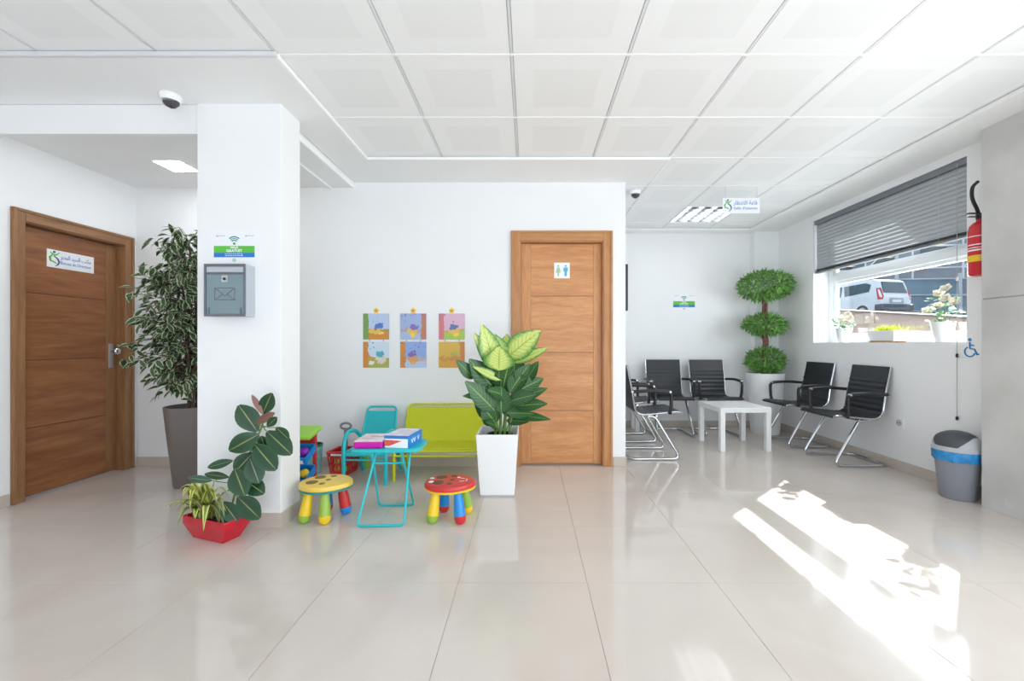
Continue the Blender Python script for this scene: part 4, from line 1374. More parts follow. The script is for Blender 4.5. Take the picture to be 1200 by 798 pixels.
bs_ = thing('toy_basket', 'red plastic toy basket with openwork sides on the floor', 'basket', (-1.60, 3.645, 0), R(-6))
bh = 0.19
for k in range(4):
    Mk = Matrix.Rotation(R(90 * k), 4, 'Z')
    mb = MB()
    hx0, hx1 = 0.078, 0.10

    def pt(u, z, off=0.0):
        q = hx0 + (hx1 - hx0) * z / bh
        return Mk @ Vector((u * q, -q + off, z))

    def bar(u0, u1, z0, z1):
        P = [pt(u0, z0), pt(u1, z0), pt(u1, z1), pt(u0, z1), pt(u0, z0, .006), pt(u1, z0, .006), pt(u1, z1, .006), pt(u0, z1, .006)]
        mb.add(P, [(0, 1, 2, 3), (7, 6, 5, 4), (0, 4, 5, 1), (3, 2, 6, 7), (0, 3, 7, 4), (1, 5, 6, 2)])
    bar(-1, 1, 0, 0.03); bar(-1, 1, 0.155, bh); bar(-1, 1, 0.085, 0.097)
    for i in range(6):
        u = -1 + 2 * i / 5
        w2 = 0.10 if i in (0, 5) else 0.07
        bar(max(-1, u - w2), min(1, u + w2), 0.03, 0.155)
    mb.build('side_panel', RED, bs_)
MB().box(-0.078, 0.078, -0.078, 0.078, 0.001, 0.006).build('bottom', RED, bs_)
q_ = hx1
rim = fillet([(-q_, -q_, bh), (q_, -q_, bh), (q_, q_, bh), (-q_, q_, bh)], 0.02, 4, True)
MB().tube([(p.x, p.y, p.z) for p in rim], 0.010, 8, True).build('rim', RED, bs_)
MB().box(-0.055, 0.06, -q_ - 0.0115, -q_ - 0.0095, bh - 0.022, bh - 0.006).build('sticker', PAPER, bs_)
r_ = random.Random(2)
for k, m_ in enumerate((YEL, LGRN, BLU, ORG, LGRN, PURP, YEL, RED)):
    i, j, z = k % 2, (k // 2) % 2, k // 4
    p = Matrix.Rotation(R(-6), 3, 'Z') @ Vector((-0.033 + 0.066 * i, -0.046 + 0.058 * j, 0))
    o = MB().ball((0, 0, 0), 0.028, 14, 8).build('play_ball', m_)
    o.location = (-1.60 + p.x, 3.645 + p.y, 0.035 + 0.0565 * z)
    tag(o, ('yellow', 'light green', 'blue', 'orange', 'light green', 'purple', 'yellow', 'red')[k] +
        (' play ball at the bottom of the red toy basket' if z == 0 else ' play ball on top in the red toy basket'), 'ball', 'balls in the toy basket')
sh = thing('toy_spade', 'grey toy spade handle standing up out of the red basket', 'spade', (-1.61, 3.705, 0.008))
MB().tube([(0, 0, 0.02), (0, 0.0, 0.35)], 0.016, 10).build('shaft', BGREY, sh)
MB().tube([Vector((0.045 * math.cos(a), 0, 0.378 + 0.026 * math.sin(a))) for a in [2 * math.pi * k / 24 for k in range(24)]], 0.010, 8, True).build('grip', BGREY, sh)
MB().box(-0.02, 0.02, -0.006, 0.006, 0.0, 0.10).build('blade', BGREY, sh, bevel=0.003)
lbk = thing('toy_block', 'small lime green toy on the floor behind the red basket', 'toy', (-1.462, 3.775, 0))
MB().box(-0.025, 0.025, -0.025, 0.025, 0, 0.10).build('block_body', LGRN, lbk, bevel=0.006)
MB().lathe([(0.02, 0.10), (0.02, 0.115), (0.006, 0.12)], 14).build('block_stud', YEL, lbk)

# ------------------------------------------------------------------ wall pictures (plain painted landscapes, no figures)


def picture_mat(name, sky, ground, tree, blob, blob2, seed, left_tree=True):
    m = bpy.data.materials.new(name)
    nt, N, L, b = nodes(m)
    tc = N.new('ShaderNodeTexCoord')
    sep = N.new('ShaderNodeSeparateXYZ'); L.new(tc.outputs['UV'], sep.inputs[0])
    nz = N.new('ShaderNodeTexNoise'); nz.noise_dimensions = '4D'
    nz.inputs['W'].default_value = seed * 3.7; nz.inputs['Scale'].default_value = 5.0; nz.inputs['Detail'].default_value = 3
    L.new(tc.outputs['UV'], nz.inputs['Vector'])

    def math_(op, a, c=None, d=None):
        q = N.new('ShaderNodeMath'); q.operation = op
        for i, v in enumerate((a, c, d)):
            if v is None:
                continue
            if isinstance(v, (int, float)):
                q.inputs[i].default_value = v
            else:
                L.new(v, q.inputs[i])
        return q.outputs[0]

    def mix(fac, A, B):
        q = N.new('ShaderNodeMix'); q.data_type = 'RGBA'
        L.new(fac, q.inputs['Factor'])
        for v, nm in ((A, 'A'), (B, 'B')):
            if isinstance(v, tuple):
                q.inputs[nm].default_value = (*v, 1)
            else:
                L.new(v, q.inputs[nm])
        return q.outputs['Result']
    wob = math_('MULTIPLY_ADD', nz.outputs['Fac'], 0.5, -0.25)
    vv = math_('ADD', sep.outputs[1], wob)
    uu = math_('ADD', sep.outputs[0], math_('MULTIPLY', wob, 0.5))
    c = mix(math_('LESS_THAN', vv, 0.40), sky, tuple(0.5 * (g + t) for g, t in zip(ground, tree)))
    c = mix(math_('LESS_THAN', vv, 0.28), c, ground)
    edge = math_('LESS_THAN', uu, 0.2) if left_tree else math_('GREATER_THAN', uu, 0.82)
    c = mix(edge, c, tree)
    vz = N.new('ShaderNodeTexVoronoi'); vz.voronoi_dimensions = '4D'
    vz.inputs['W'].default_value = seed * 1.3; vz.inputs['Scale'].default_value = 9.0
    L.new(tc.outputs['UV'], vz.inputs['Vector'])
    c = mix(math_('MULTIPLY', math_('LESS_THAN', vz.outputs['Distance'], 0.30), math_('GREATER_THAN', vv, 0.72)), c, blob2)

    def disc(cx, cy, rx, ry):
        dx = math_('DIVIDE', math_('SUBTRACT', uu, cx), rx)
        dy = math_('DIVIDE', math_('SUBTRACT', vv, cy), ry)
        return math_('LESS_THAN', math_('ADD', math_('MULTIPLY', dx, dx), math_('MULTIPLY', dy, dy)), 1.0)
    rr = random.Random(seed)
    c = mix(disc(0.4 + 0.3 * rr.random(), 0.32, 0.22, 0.15), c, blob)
    c = mix(disc(0.45 + 0.2 * rr.random(), 0.52, 0.17, 0.11), c, blob2)
    c = mix(disc(0.3 + 0.5 * rr.random(), 0.2, 0.10, 0.08), c, tuple(min(1, x * 1.2) for x in blob))
    L.new(c, b.inputs['Base Color'])
    b.inputs['Roughness'].default_value = 0.4
    return m


OR_, YE_, BL_, GR_, PK_, PU_ = (0.66, 0.27, 0.06), (0.78, 0.52, 0.10), (0.10, 0.20, 0.55), (0.22, 0.42, 0.06), (0.72, 0.46, 0.60), (0.25, 0.16, 0.48)
SK_ = (0.50, 0.60, 0.82)
hang = [(441, ('umbrella blue patch above an orange ground', (SK_, OR_, (0.20, 0.36, 0.10), YE_, BL_, True), ((0.62, 0.74, 0.86), (0.40, 0.45, 0.10), OR_, (0.75, 0.66, 0.60), (0.10, 0.42, 0.55), True)),
         'pair of square wall pictures, blue and orange above pale blue, above the turquoise armchair'),
        (484.5, ('', ((0.36, 0.46, 0.72), (0.42, 0.52, 0.75), (0.52, 0.22, 0.14), YE_, PU_, False), ((0.28, 0.42, 0.78), (0.50, 0.62, 0.84), OR_, (0.70, 0.36, 0.14), PU_, True)),
         'pair of square wall pictures, violet and yellow above blue, hung between the two other pairs'),
        (529.5, ('', (PK_, (0.40, 0.58, 0.10), (0.66, 0.20, 0.22), YE_, (0.14, 0.20, 0.42), True), ((0.72, 0.46, 0.08), (0.70, 0.38, 0.06), (0.60, 0.24, 0.06), OR_, (0.48, 0.44, 0.10), False)),
         'pair of square wall pictures, pink above orange, hung beside the dieffenbachia')]
pw_ = 30.3 * YB / FPX
for hi, (pxc, (nm, c1, c2), lab) in enumerate(hang):
    c = at(pxc, 367.5, YB)
    t = thing('wall_picture_pair', lab, 'picture', (c.x, YB, c.z), 0, 'hanging picture pairs on the back wall')
    zz = 0
    for k, cs in enumerate((c1, c2)):
        m_ = picture_mat('painted_landscape_%d_%d' % (hi, k), *cs[:5], hi * 2 + k + 1, cs[5])
        z1 = -(0 if k == 0 else 33 * YB / FPX)
        z0 = z1 - pw_
        hp2 = pw_ / 2
        mb = MB().box(-hp2, hp2, -0.006, -0.001, z0, z1)
        mb.add([(-hp2, -0.0064, z0), (hp2, -0.0064, z0), (hp2, -0.0064, z1), (-hp2, -0.0064, z1)], [(0, 1, 2, 3)], uv=[(0, 0), (1, 0), (1, 1), (0, 1)])
        mb.build('picture_panel', m_, t)
    for x in (-0.06, 0.065):
        MB().tube([(x, -0.004, -pw_ - 0.001), (x, -0.004, -33 * YB / FPX + 0.001)], 0.002, 5).build('link_cord', SPOT, t)
    Mh = Matrix.Translation((0, -0.002, 0.026)) @ Matrix.Rotation(R(90), 4, 'X')
    star = []
    for k in range(10):
        r0 = 0.030 if k % 2 == 0 else 0.018
        star.append((r0 * math.sin(k * math.pi / 5), r0 * math.cos(k * math.pi / 5)))
    hk = MB().prism(star, Mh, 0.006).build('hook_star', YEL, t, bevel=0.002)
    MB().ball((0, -0.009, 0.026), 0.011, 12, 8, 1.0).build('hook_centre', ORG, hk)
    MB().prism([(-0.028, 0), (0.028, 0), (0.012, 0.02), (-0.012, 0.02)], Matrix.Translation((0, -0.001, 0)) @ Matrix.Rotation(R(90), 4, 'X'), 0.003).build('hook_plate', PAPER, hk)

# ------------------------------------------------------------------ mailbox and posters
mbx = thing('mailbox', 'grey metal mailbox with envelope mark mounted on the pillar', 'mailbox', (-1.783, PY0, 1.2726))
MB().box(-0.12, 0.12, -0.085, -0.001, 0, 0.305).build('mailbox_body', MAILSIDE, mbx, bevel=0.003)
b_ = MB().box(-0.122, 0.122, -0.093, -0.085, 0.292, 0.307).box(-0.122, 0.122, -0.093, -0.085, -0.002, 0.010).box(-0.122, -0.110, -0.093, -0.085, 0.010, 0.292).box(0.110, 0.122, -0.093, -0.085, 0.010, 0.292).box(-0.11, 0.11, -0.093, -0.085, 0.247, 0.256)
b_.build('front_frame', MAILFRAME, mbx, bevel=0.002)
MB().box(-0.108, 0.108, -0.090, -0.0855, 0.258, 0.290).build('slot_flap', MAILSIDE, mbx, bevel=0.003)
md = MB().box(-0.108, 0.108, -0.0905, -0.0855, 0.012, 0.245).build('mailbox_door', MAILDOOR, mbx, bevel=0.002)
MB().box(-0.018, 0.018, -0.0925, -0.0905, 0.20, 0.24).build('lock_plate', STEEL, md)
Ml = Matrix.Translation((0, -0.0925, 0.218)) @ Matrix.Rotation(R(90), 4, 'X')
MB().lathe([(0.008, 0), (0.008, 0.005), (0.003, 0.006)], 14, M=Ml).build('lock_cylinder', BLACK, md)
e = []
for a, c in (((-0.058, 0.095), (0.058, 0.095)), ((0.058, 0.095), (0.058, 0.165)), ((0.058, 0.165), (-0.058, 0.165)), ((-0.058, 0.165), (-0.058, 0.095)),
             ((-0.058, 0.165), (0.0, 0.118)), ((0.0, 0.118), (0.058, 0.165)), ((-0.058, 0.095), (-0.014, 0.128)), ((0.058, 0.095), (0.014, 0.128))):
    MB().tube([(a[0], -0.0908, a[1]), (c[0], -0.0908, c[1])], 0.0022, 6).build('envelope_line', MAILFRAME, md)
for x in (-0.098, 0.09):
    MB().box(x, x + 0.01, -0.0945, -0.0905, 0.012, 0.05).build('hinge', MAILFRAME, mbx)


def wifi_poster(name, label, loc, W, H, small=False):
    t = thing(name, label, 'poster', loc)
    MB().box(-W / 2, W / 2, -0.002, -0.0005, -H / 2, H / 2).build('sheet', PAPER, t)
    k = W / 0.305
    g0, g1_, b0 = 0.02 * k, -0.022 * k, -0.049 * k
    MB().box(-W * 0.405, W * 0.405, -0.0026, -0.002, g1_, g0).build('green_band', INKG, t)
    MB().box(-W * 0.405, W * 0.405, -0.0026, -0.002, b0, g1_).build('blue_band', INKB, t)
    for r0, r1, m_ in ((0.040, 0.047, INKB), (0.029, 0.036, INKG), (0.018, 0.025, INKB)):
        P = [(r1 * k * math.sin(R(a)), r1 * k * math.cos(R(a))) for a in range(-45, 46, 9)] + [(r0 * k * math.sin(R(a)), r0 * k * math.cos(R(a))) for a in range(45, -46, -9)]
        MB().prism(P, Matrix.Translation((0, -0.002, 0.032 * k)) @ Matrix.Rotation(R(90), 4, 'X'), 0.0006).build('wifi_arc', m_, t)
    MB().lathe([(0.008 * k, 0), (0.008 * k, 0.0006)], 14, M=Matrix.Translation((0, -0.002, 0.034 * k)) @ Matrix.Rotation(R(90), 4, 'X')).build('wifi_dot', INKDG, t)
    Mt = Matrix.Rotation(R(90), 4, 'X')
    for s, sz, z, bo in (('WI-FI', 0.020, 0.009, 0.0006), ('GRATUIT', 0.023, -0.0105, 0.0006)):
        o = obj_from('lettering', text_mesh(s, sz * k, TRIMW, bold=bo * k), t)
        o.matrix_local = Matrix.Translation((0, -0.0028, z * k)) @ Mt
    r0 = random.Random(4)
    for z in (-0.0295, -0.0395):
        x = -0.055 * k
        while x < 0.055 * k:
            w_ = r0.uniform(0.006, 0.016) * k
            MB().box(x, x + w_, -0.003, -0.0026, (z - 0.0018) * k, (z + 0.0018) * k).build('small_print', PAPER, t)
            x += w_ + 0.004 * k
    for x in (-0.10, 0.075):
        MB().box(x * k, (x + 0.045) * k, -0.0025, -0.002, 0.080 * k, 0.083 * k).build('small_print', INKGREY, t)
        MB().lathe([(0.005 * k, 0), (0.005 * k, 0.0005)], 10, M=Matrix.Translation(((x - 0.004) * k, -0.002, 0.080 * k)) @ Mt).build('small_mark', INKGREY, t)
    MB().lathe([(0.012 * k, 0), (0.012 * k, 0.0005)], 16, M=Matrix.Translation((0, -0.002, -0.066 * k)) @ Mt).build('small_mark', mat('pale_green_ink', (0.45, 0.62, 0.52), 0.6), t)
    return t


pc_ = at(274.8, 291.5, PY0)
wifi_poster('wifi_poster', 'white free wifi poster with green and blue bands above the mailbox', (pc_.x, PY0, pc_.z - 0.003), 0.305, 0.235)
pc_ = at(801.5, 355, YR)
wifi_poster('wifi_poster', 'small free wifi poster on the recess wall behind the chairs', (pc_.x, YR, pc_.z), 0.355, 0.25)

# ------------------------------------------------------------------ signs


def logo(parent, M, k):
    """the little running ribbon figure of the signs"""
    def arc(pts, r0, m_):
        MB().tube([M @ (Vector((x, y, 0)) * k) for x, y in pts], [q * k for q in r0], 6, flat=(1, 1)).build('logo_ribbon', m_, parent)
    arc([(-0.25, 0.42), (-0.12, 0.30), (0.1, 0.26), (0.30, 0.45)], [0.02, 0.05, 0.05, 0.02], INKG)
    arc([(-0.10, 0.28), (-0.28, 0.05), (-0.24, -0.15), (0.0, -0.22), (0.14, -0.32)], [0.03, 0.06, 0.05, 0.04, 0.02], INKG)
    arc([(-0.05, 0.20), (0.18, 0.02), (0.28, -0.18), (0.20, -0.38), (0.05, -0.48)], [0.03, 0.05, 0.05, 0.04, 0.02], mat('violet_ink', (0.10, 0.12, 0.30), 0.6))
    MB().ball(M @ (Vector((-0.02, 0.44, 0)) * k), 0.075 * k, 10, 6).build('logo_dot', mat('violet_ink', (0.10, 0.12, 0.30), 0.6), parent)


# office sign on the left door (faces +x); local x runs along -Y... seen from the room left to right = +Y
sg = thing('door_sign', 'white bilingual door sign with ribbon logo on the dark office door', 'sign', (lxf, 0, 0))
sa = at(54, 308, 0)


def ypx(px):     # depth on the door leaf plane for a photo column
    return lxf * FPX / (px - CX)


y0_, y1_ = ypx(54.5), ypx(109.5)
zc_ = CAM_Z + (CY - 301.5) * ((y0_ + y1_) / 2) / FPX - 0.035
sg.location = (lxf, (y0_ + y1_) / 2, zc_)
Ws, Hs = y1_ - y0_, 0.135
MB().box(0.0, 0.004, -Ws / 2, Ws / 2, -Hs / 2, Hs / 2).build('sign_plate', SIGNW, sg, bevel=0.001)
Mf = Matrix.Rotation(R(90), 4, 'Z') @ Matrix.Rotation(R(90), 4, 'X')     # local x -> +Y, y -> +Z, z -> +X
logo(sg, Matrix.Translation((0.0045, -Ws * 0.355, 0)) @ Mf, 0.115)
for s, sz, z in ((arabic('مكتب السيد المدير'), 0.046, 0.021), ('Bureau du Directeur', 0.033, -0.024)):
    me = text_mesh(s, sz, INKB)
    xs = [v.co.x for v in me.vertices] or [0, 1]
    k = min(1.15, Ws * 0.66 / max(0.01, max(xs) - min(xs)))
    o = obj_from('lettering', me, sg)
    o.matrix_local = Matrix.Translation((0.0046, Ws * 0.10, z)) @ Mf @ Matrix.Scale(k, 4, (1, 0, 0))

# toilet sign
c = at(658.5, 317, ly)
ws = thing('toilet_sign', 'square white toilet sign with green and blue figures on the door', 'sign', (c.x, ly, c.z))
hs = 0.072
MB().box(-hs, hs, -0.004, 0, -hs, hs).build('sign_plate', SIGNW, ws, bevel=0.001)
Mt = Matrix.Rotation(R(90), 4, 'X')
GF, BF = mat('pale_green_figure', (0.42, 0.60, 0.36), 0.6), mat('pale_blue_figure', (0.12, 0.45, 0.62), 0.6)
for x, m_, skirt in ((-0.034, GF, True), (0.034, BF, False)):
    body = [(-0.02, 0.022), (-0.014, 0.027), (0.014, 0.027), (0.02, 0.022), (0.02, -0.012), (0.014, -0.012)]
    if skirt:
        body = [(-0.012, 0.027), (0.012, 0.027), (0.022, -0.02), (0.008, -0.02), (0.008, -0.052), (-0.008, -0.052), (-0.008, -0.02), (-0.022, -0.02)]
    else:
        body = [(-0.02, 0.027), (0.02, 0.027), (0.02, -0.008), (0.012, -0.008), (0.010, -0.052), (-0.010, -0.052), (-0.012, -0.008), (-0.02, -0.008)]
    f_ = MB().prism(body, Matrix.Translation((x, -0.004, 0)) @ Mt, 0.0008).build('figure', m_, ws)
    MB().lathe([(0.0095, 0), (0.0095, 0.0008)], 14, M=Matrix.Translation((x, -0.004, 0.041)) @ Mt).build('figure_head', m_, f_)

# hanging sign
YH = 4.0
c = at(868.5, 241, YH)
hsn = thing('hanging_sign', 'white bilingual waiting room sign hung from the ceiling', 'sign', (c.x, YH, c.z))
MB().box(-0.175, 0.175, -0.003, 0.003, -0.073, 0.073).build('sign_plate', SIGNW, hsn, bevel=0.001)
for x in (-0.15, 0.15):
    MB().tube([(x, 0, 0.07), (x, 0, ZG - c.z)], 0.0012, 5).build('hanger_wire', STEEL, hsn)
logo(hsn, Matrix.Translation((-0.125, -0.0034, 0)) @ Mt, 0.115)
for s, sz, z in ((arabic('قاعة الانتظار'), 0.05, 0.025), ("Salle d'attente", 0.034, -0.026)):
    me = text_mesh(s, sz, INKB)
    xs = [v.co.x for v in me.vertices] or [0, 1]
    k = min(1.2, 0.225 / max(0.01, max(xs) - min(xs)))
    o = obj_from('lettering', me, hsn)
    o.matrix_local = Matrix.Translation((0.04, -0.0036, z)) @ Mt @ Matrix.Scale(k, 4, (1, 0, 0))

# wheelchair symbol on the window wall
yw = XR * FPX / (1138 - CX)
whc = thing('wheelchair_sticker', 'blue wheelchair symbol sticker on the wall beside the concrete', 'sticker', (XR, yw, CAM_Z - (408 - CY) * yw / FPX))
Mw = Matrix.Rotation(R(-90), 4, 'Z') @ Matrix.Rotation(R(90), 4, 'X')    # local x -> -Y (right in view), z -> -X
WB = mat('wheelchair_blue', (0.01, 0.22, 0.52), 0.5)


def stroke(pts, r0, name):
    MB().tube([Mw @ Vector((x, y, 0.0005)) for x, y in pts], r0, 6, flat=(1, 1)).build(name, WB, whc)


MB().lathe([(0.012, 0), (0.012, 0.002)], 14, M=Mw @ Matrix.Translation((-0.008, 0.062, 0))).build('symbol_head', WB, whc)
stroke([(-0.008, 0.045), (-0.006, -0.004), (0.026, -0.008), (0.044, -0.048), (0.056, -0.042)], 0.0062, 'symbol_body')
stroke([(-0.006, 0.022), (0.022, 0.02)], 0.005, 'symbol_arm')
stroke([(-0.008 + 0.036 * math.cos(R(a)), -0.026 + 0.036 * math.sin(R(a))) for a in range(115, 345, 12)], 0.0055, 'symbol_wheel')

# black picture seen edge-on round the wall end
pf = thing('framed_picture', 'thin black framed picture seen edge on at the wall end', 'picture', (XP, 4.1, 1.62))
MB().box(0, 0.022, -0.28, 0.28, -0.21, 0.21).build('frame', BLACK, pf)
MB().box(0.022, 0.0225, -0.26, 0.26, -0.19, 0.19).build('picture_sheet', PAPER, pf)

# wall socket
ys = XR * FPX / (1055 - CX)
so = thing('wall_socket', 'white wall socket low on the wall by the chairs', 'socket', (XR, ys, CAM_Z - (495.5 - CY) * ys / FPX))
MB().box(-0.012, 0, -0.050, 0.050, -0.052, 0.052).build('socket_plate', PLASTIC_W, so, bevel=0.003)
MB().lathe([(0.030, 0), (0.030, 0.001), (0.024, 0.001)], 20, M=Matrix.Translation((-0.012, 0, 0)) @ Matrix.Rotation(R(-90), 4, 'Y')).build('socket_well', SGREY, so)
for y in (-0.011, 0.011):
    MB().lathe([(0.005, 0), (0.005, 0.0015)], 8, M=Matrix.Translation((-0.0125, y, 0)) @ Matrix.Rotation(R(-90), 4, 'Y')).build('socket_hole', BLACK, so)

# ------------------------------------------------------------------ dome cameras


def dome(label, loc, tilt):
    t = thing('dome_camera', label, 'camera', loc)
    MB().lathe([(0.055, 0), (0.056, -0.012), (0.050, -0.030), (0.046, -0.036), (0.01, -0.036)], 28).build('housing', PLASTIC_W, t)
    Mq = Matrix.Translation((0.004, -0.004, -0.032)) @ Matrix.Rotation(R(tilt), 4, 'X')
    d_ = MB().lathe([(0.042, 0), (0.041, -0.012), (0.034, -0.026), (0.02, -0.036), (0.004, -0.04)], 24, M=Mq).build('dome', mat('smoked_dome', (0.05, 0.05, 0.055), 0.08), t)
    MB().lathe([(0.014, -0.028), (0.014, -0.0405), (0.004, -0.041)], 14, M=Mq).build('lens', BLACK, d_)
    return t


c = at(200, 113, 2.48)
dome('white dome security camera on the soffit beside the pillar', (c.x, 2.48, ZS), 25)
dome('white dome security camera on the recess ceiling near the wall end', (1.03, 4.10, ZG - 0.002), 20)

# ------------------------------------------------------------------ luminaires
LAMP = emit('lamp_panel', (0.95, 0.97, 1.0), 26.0)
TUBE = emit('lamp_tube', (1.0, 0.99, 0.97), 8.0)
c = at(207, 193.5, FPX * (ZC - CAM_Z) / (402 - 193.5))
cl = thing('ceiling_light', 'square flush light panel in the corridor ceiling', 'ceiling light', (c.x, c.y, ZC))
MB().box(-0.105, 0.105, -0.105, 0.105, -0.010, 0).build('light_frame', TRIMW, cl, bevel=0.002)
MB().box(-0.098, 0.098, -0.098, 0.098, -0.0115, -0.010).build('light_panel', LAMP, cl)


def louvre(loc, label, power):
    t = thing('louvre_light', label, 'ceiling light', loc)
    hl = TP / 2 - 0.012
    MB().box(-hl, hl, -hl, hl, 0.06, 0.065).build('reflector', mat('mirror_louvre', (0.50, 0.52, 0.55), 0.25, 1.0), t)
    for k in range(4):
        x = -hl + 2 * hl * (k + 0.5) / 4
        MB().tube([(x, -hl + 0.02, 0.045), (x, hl - 0.02, 0.045)], 0.012, 8).build('lamp_tube', TUBE, t)
    for k in range(5):
        x = -hl + 2 * hl * k / 4
        MB().box(x - 0.004, x + 0.004, -hl, hl, 0.0, 0.06).build('louvre_rail', MATS['mirror_louvre'], t)
    for k in range(7):
        y = -hl + 2 * hl * k / 6
        MB().box(-hl, hl, y - 0.002, y + 0.002, 0.002, 0.034).build('louvre_blade', MATS['mirror_louvre'], t)
    return t


louvre((GX[9] + TP / 2, GY[12] + TP / 2, ZG), 'square mirrored louvre light in the recess ceiling', 0)

# ------------------------------------------------------------------ fire extinguisher
fe = thing('fire_extinguisher', 'red fire extinguisher hung beside the window', 'extinguisher', (3.172, 2.965, 1.585))
MB().lathe([(0.035, 0), (0.055, 0.004), (0.062, 0.02), (0.062, 0.32), (0.054, 0.355), (0.034, 0.378), (0.02, 0.385), (0.02, 0.40)], 28).build('cylinder', EXTRED, fe)
MB().lathe([(0.0626, 0.10), (0.0626, 0.145)], 28, caps=False).build('yellow_label', EXTYEL, fe)
for z0, z1 in ((0.175, 0.185), (0.195, 0.20), (0.215, 0.222), (0.275, 0.280)):
    MB().lathe([(0.0625, z0), (0.0625, z1)], 28, caps=False).build('printed_line', PAPER, fe)
MB().lathe([(0.018, 0.40), (0.022, 0.405), (0.022, 0.435), (0.012, 0.44)], 16).build('valve', BLACK, fe)
MB().box(-0.085, 0.03, -0.012, 0.012, 0.437, 0.445).box(-0.08, 0.02, -0.010, 0.010, 0.415, 0.421).build('lever', BLACK, fe, bevel=0.002)
MB().tube(fillet([(-0.01, 0.0, 0.435), (-0.02, 0.0, 0.47), (-0.06, 0.0, 0.55), (-0.055, 0.0, 0.63), (-0.015, 0.0, 0.665)], 0.06, 6), 0.011, 8).build('hose', BLACK, fe)
MB().box(0.060, 0.077, -0.02, 0.02, 0.26, 0.34).build('wall_bracket', STEEL, fe)

# ------------------------------------------------------------------ waste bin
wb = thing('waste_bin', 'grey swing lid waste bin with blue liner beside the concrete wall', 'bin', (3.095, 3.045, 0), 0)
K = 1.0
MB().lathe([(0.095, 0), (0.10, 0.006), (0.128, 0.33)], 36, sx=1.0, sy=1.0).build('bin_body', MGREY, wb)
ln = []
mb = MB()
n = 60
vs, fs = [], []
r_ = random.Random(8)
jit = [r_.uniform(-0.004, 0.004) for _ in range(n)]
for z, r0, j in ((0.275, 0.131, 1.6), (0.30, 0.134, 1.0), (0.33, 0.138, 0.8), (0.352, 0.136, 0.3)):
    for k in range(n):
        a = 2 * math.pi * k / n
        vs.append(((r0 + jit[k] * j) * math.cos(a), (r0 + jit[k] * j) * math.sin(a), z + (jit[(k * 7) % n] * 2.2 if z < 0.28 else 0)))
for i in range(3):
    for k in range(n):
        l_ = (k + 1) % n
        fs.append((i * n + k, i * n + l_, (i + 1) * n + l_, (i + 1) * n + k))
mb.add(vs, fs, True)
mb.build('bin_liner', LINER, wb)
lid = MB()
lid.lathe([(0.140, 0.345), (0.142, 0.352), (0.138, 0.372), (0.128, 0.378)], 36)
lidr = lid.build('lid_rim', SGREY, wb)
# domed swing flap, with two fixed cheeks at its axis ends
domep = [(0.131, 0.372), (0.128, 0.40), (0.116, 0.43), (0.094, 0.456), (0.062, 0.473), (0.03, 0.481), (0.004, 0.483)]
MB().lathe(domep, 36, caps=False).build('swing_lid', DGREY, wb)
for c0 in (-75, 105):
    vs, fs = [], []
    na, nz_ = 16, 6
    for i in range(na + 1):
        u = -1 + 2 * i / na
        a = R(c0 + 62 * u)
        hgt = 0.078 * (1 - u * u) + 0.001
        for q in range(nz_ + 1):
            z = 0.372 + hgt * q / nz_
            k = next(t for t in range(len(domep) - 1) if domep[t + 1][1] >= z)
            f_ = (z - domep[k][1]) / (domep[k + 1][1] - domep[k][1])
            r0 = domep[k][0] * (1 - f_) + domep[k + 1][0] * f_ + 0.004
            vs.append((r0 * math.cos(a), r0 * math.sin(a), z))
    for i in range(na):
        for q in range(nz_):
            t = i * (nz_ + 1) + q
            fs.append((t, t + nz_ + 1, t + nz_ + 2, t + 1))
    MB().add(vs, fs, True).build('lid_cheek', SGREY, wb)

# ------------------------------------------------------------------ plants on the window sill
ZSILL = WZ0 + 0.006


def rose(mb, c, r0, rr):
    for lay in range(3):
        for k in range(5):
            a = k * 2 * math.pi / 5 + lay * 0.6 + rr.uniform(-.2, .2)
            d = Vector((math.cos(a), math.sin(a), 0.25 + 0.6 * lay)).normalized()
            M = axis_matrix(c, c + d, Vector((0, 0, 1)) - d * 0.3)
            mb.leaf(M, r0 * (1.1 - 0.25 * lay), r0 * 0.95, -0.25, 0.25, 4, 0.6, 0.7)
    mb.ball(c + Vector((0, 0, r0 * 0.25)), r0 * 0.28, 8, 6)


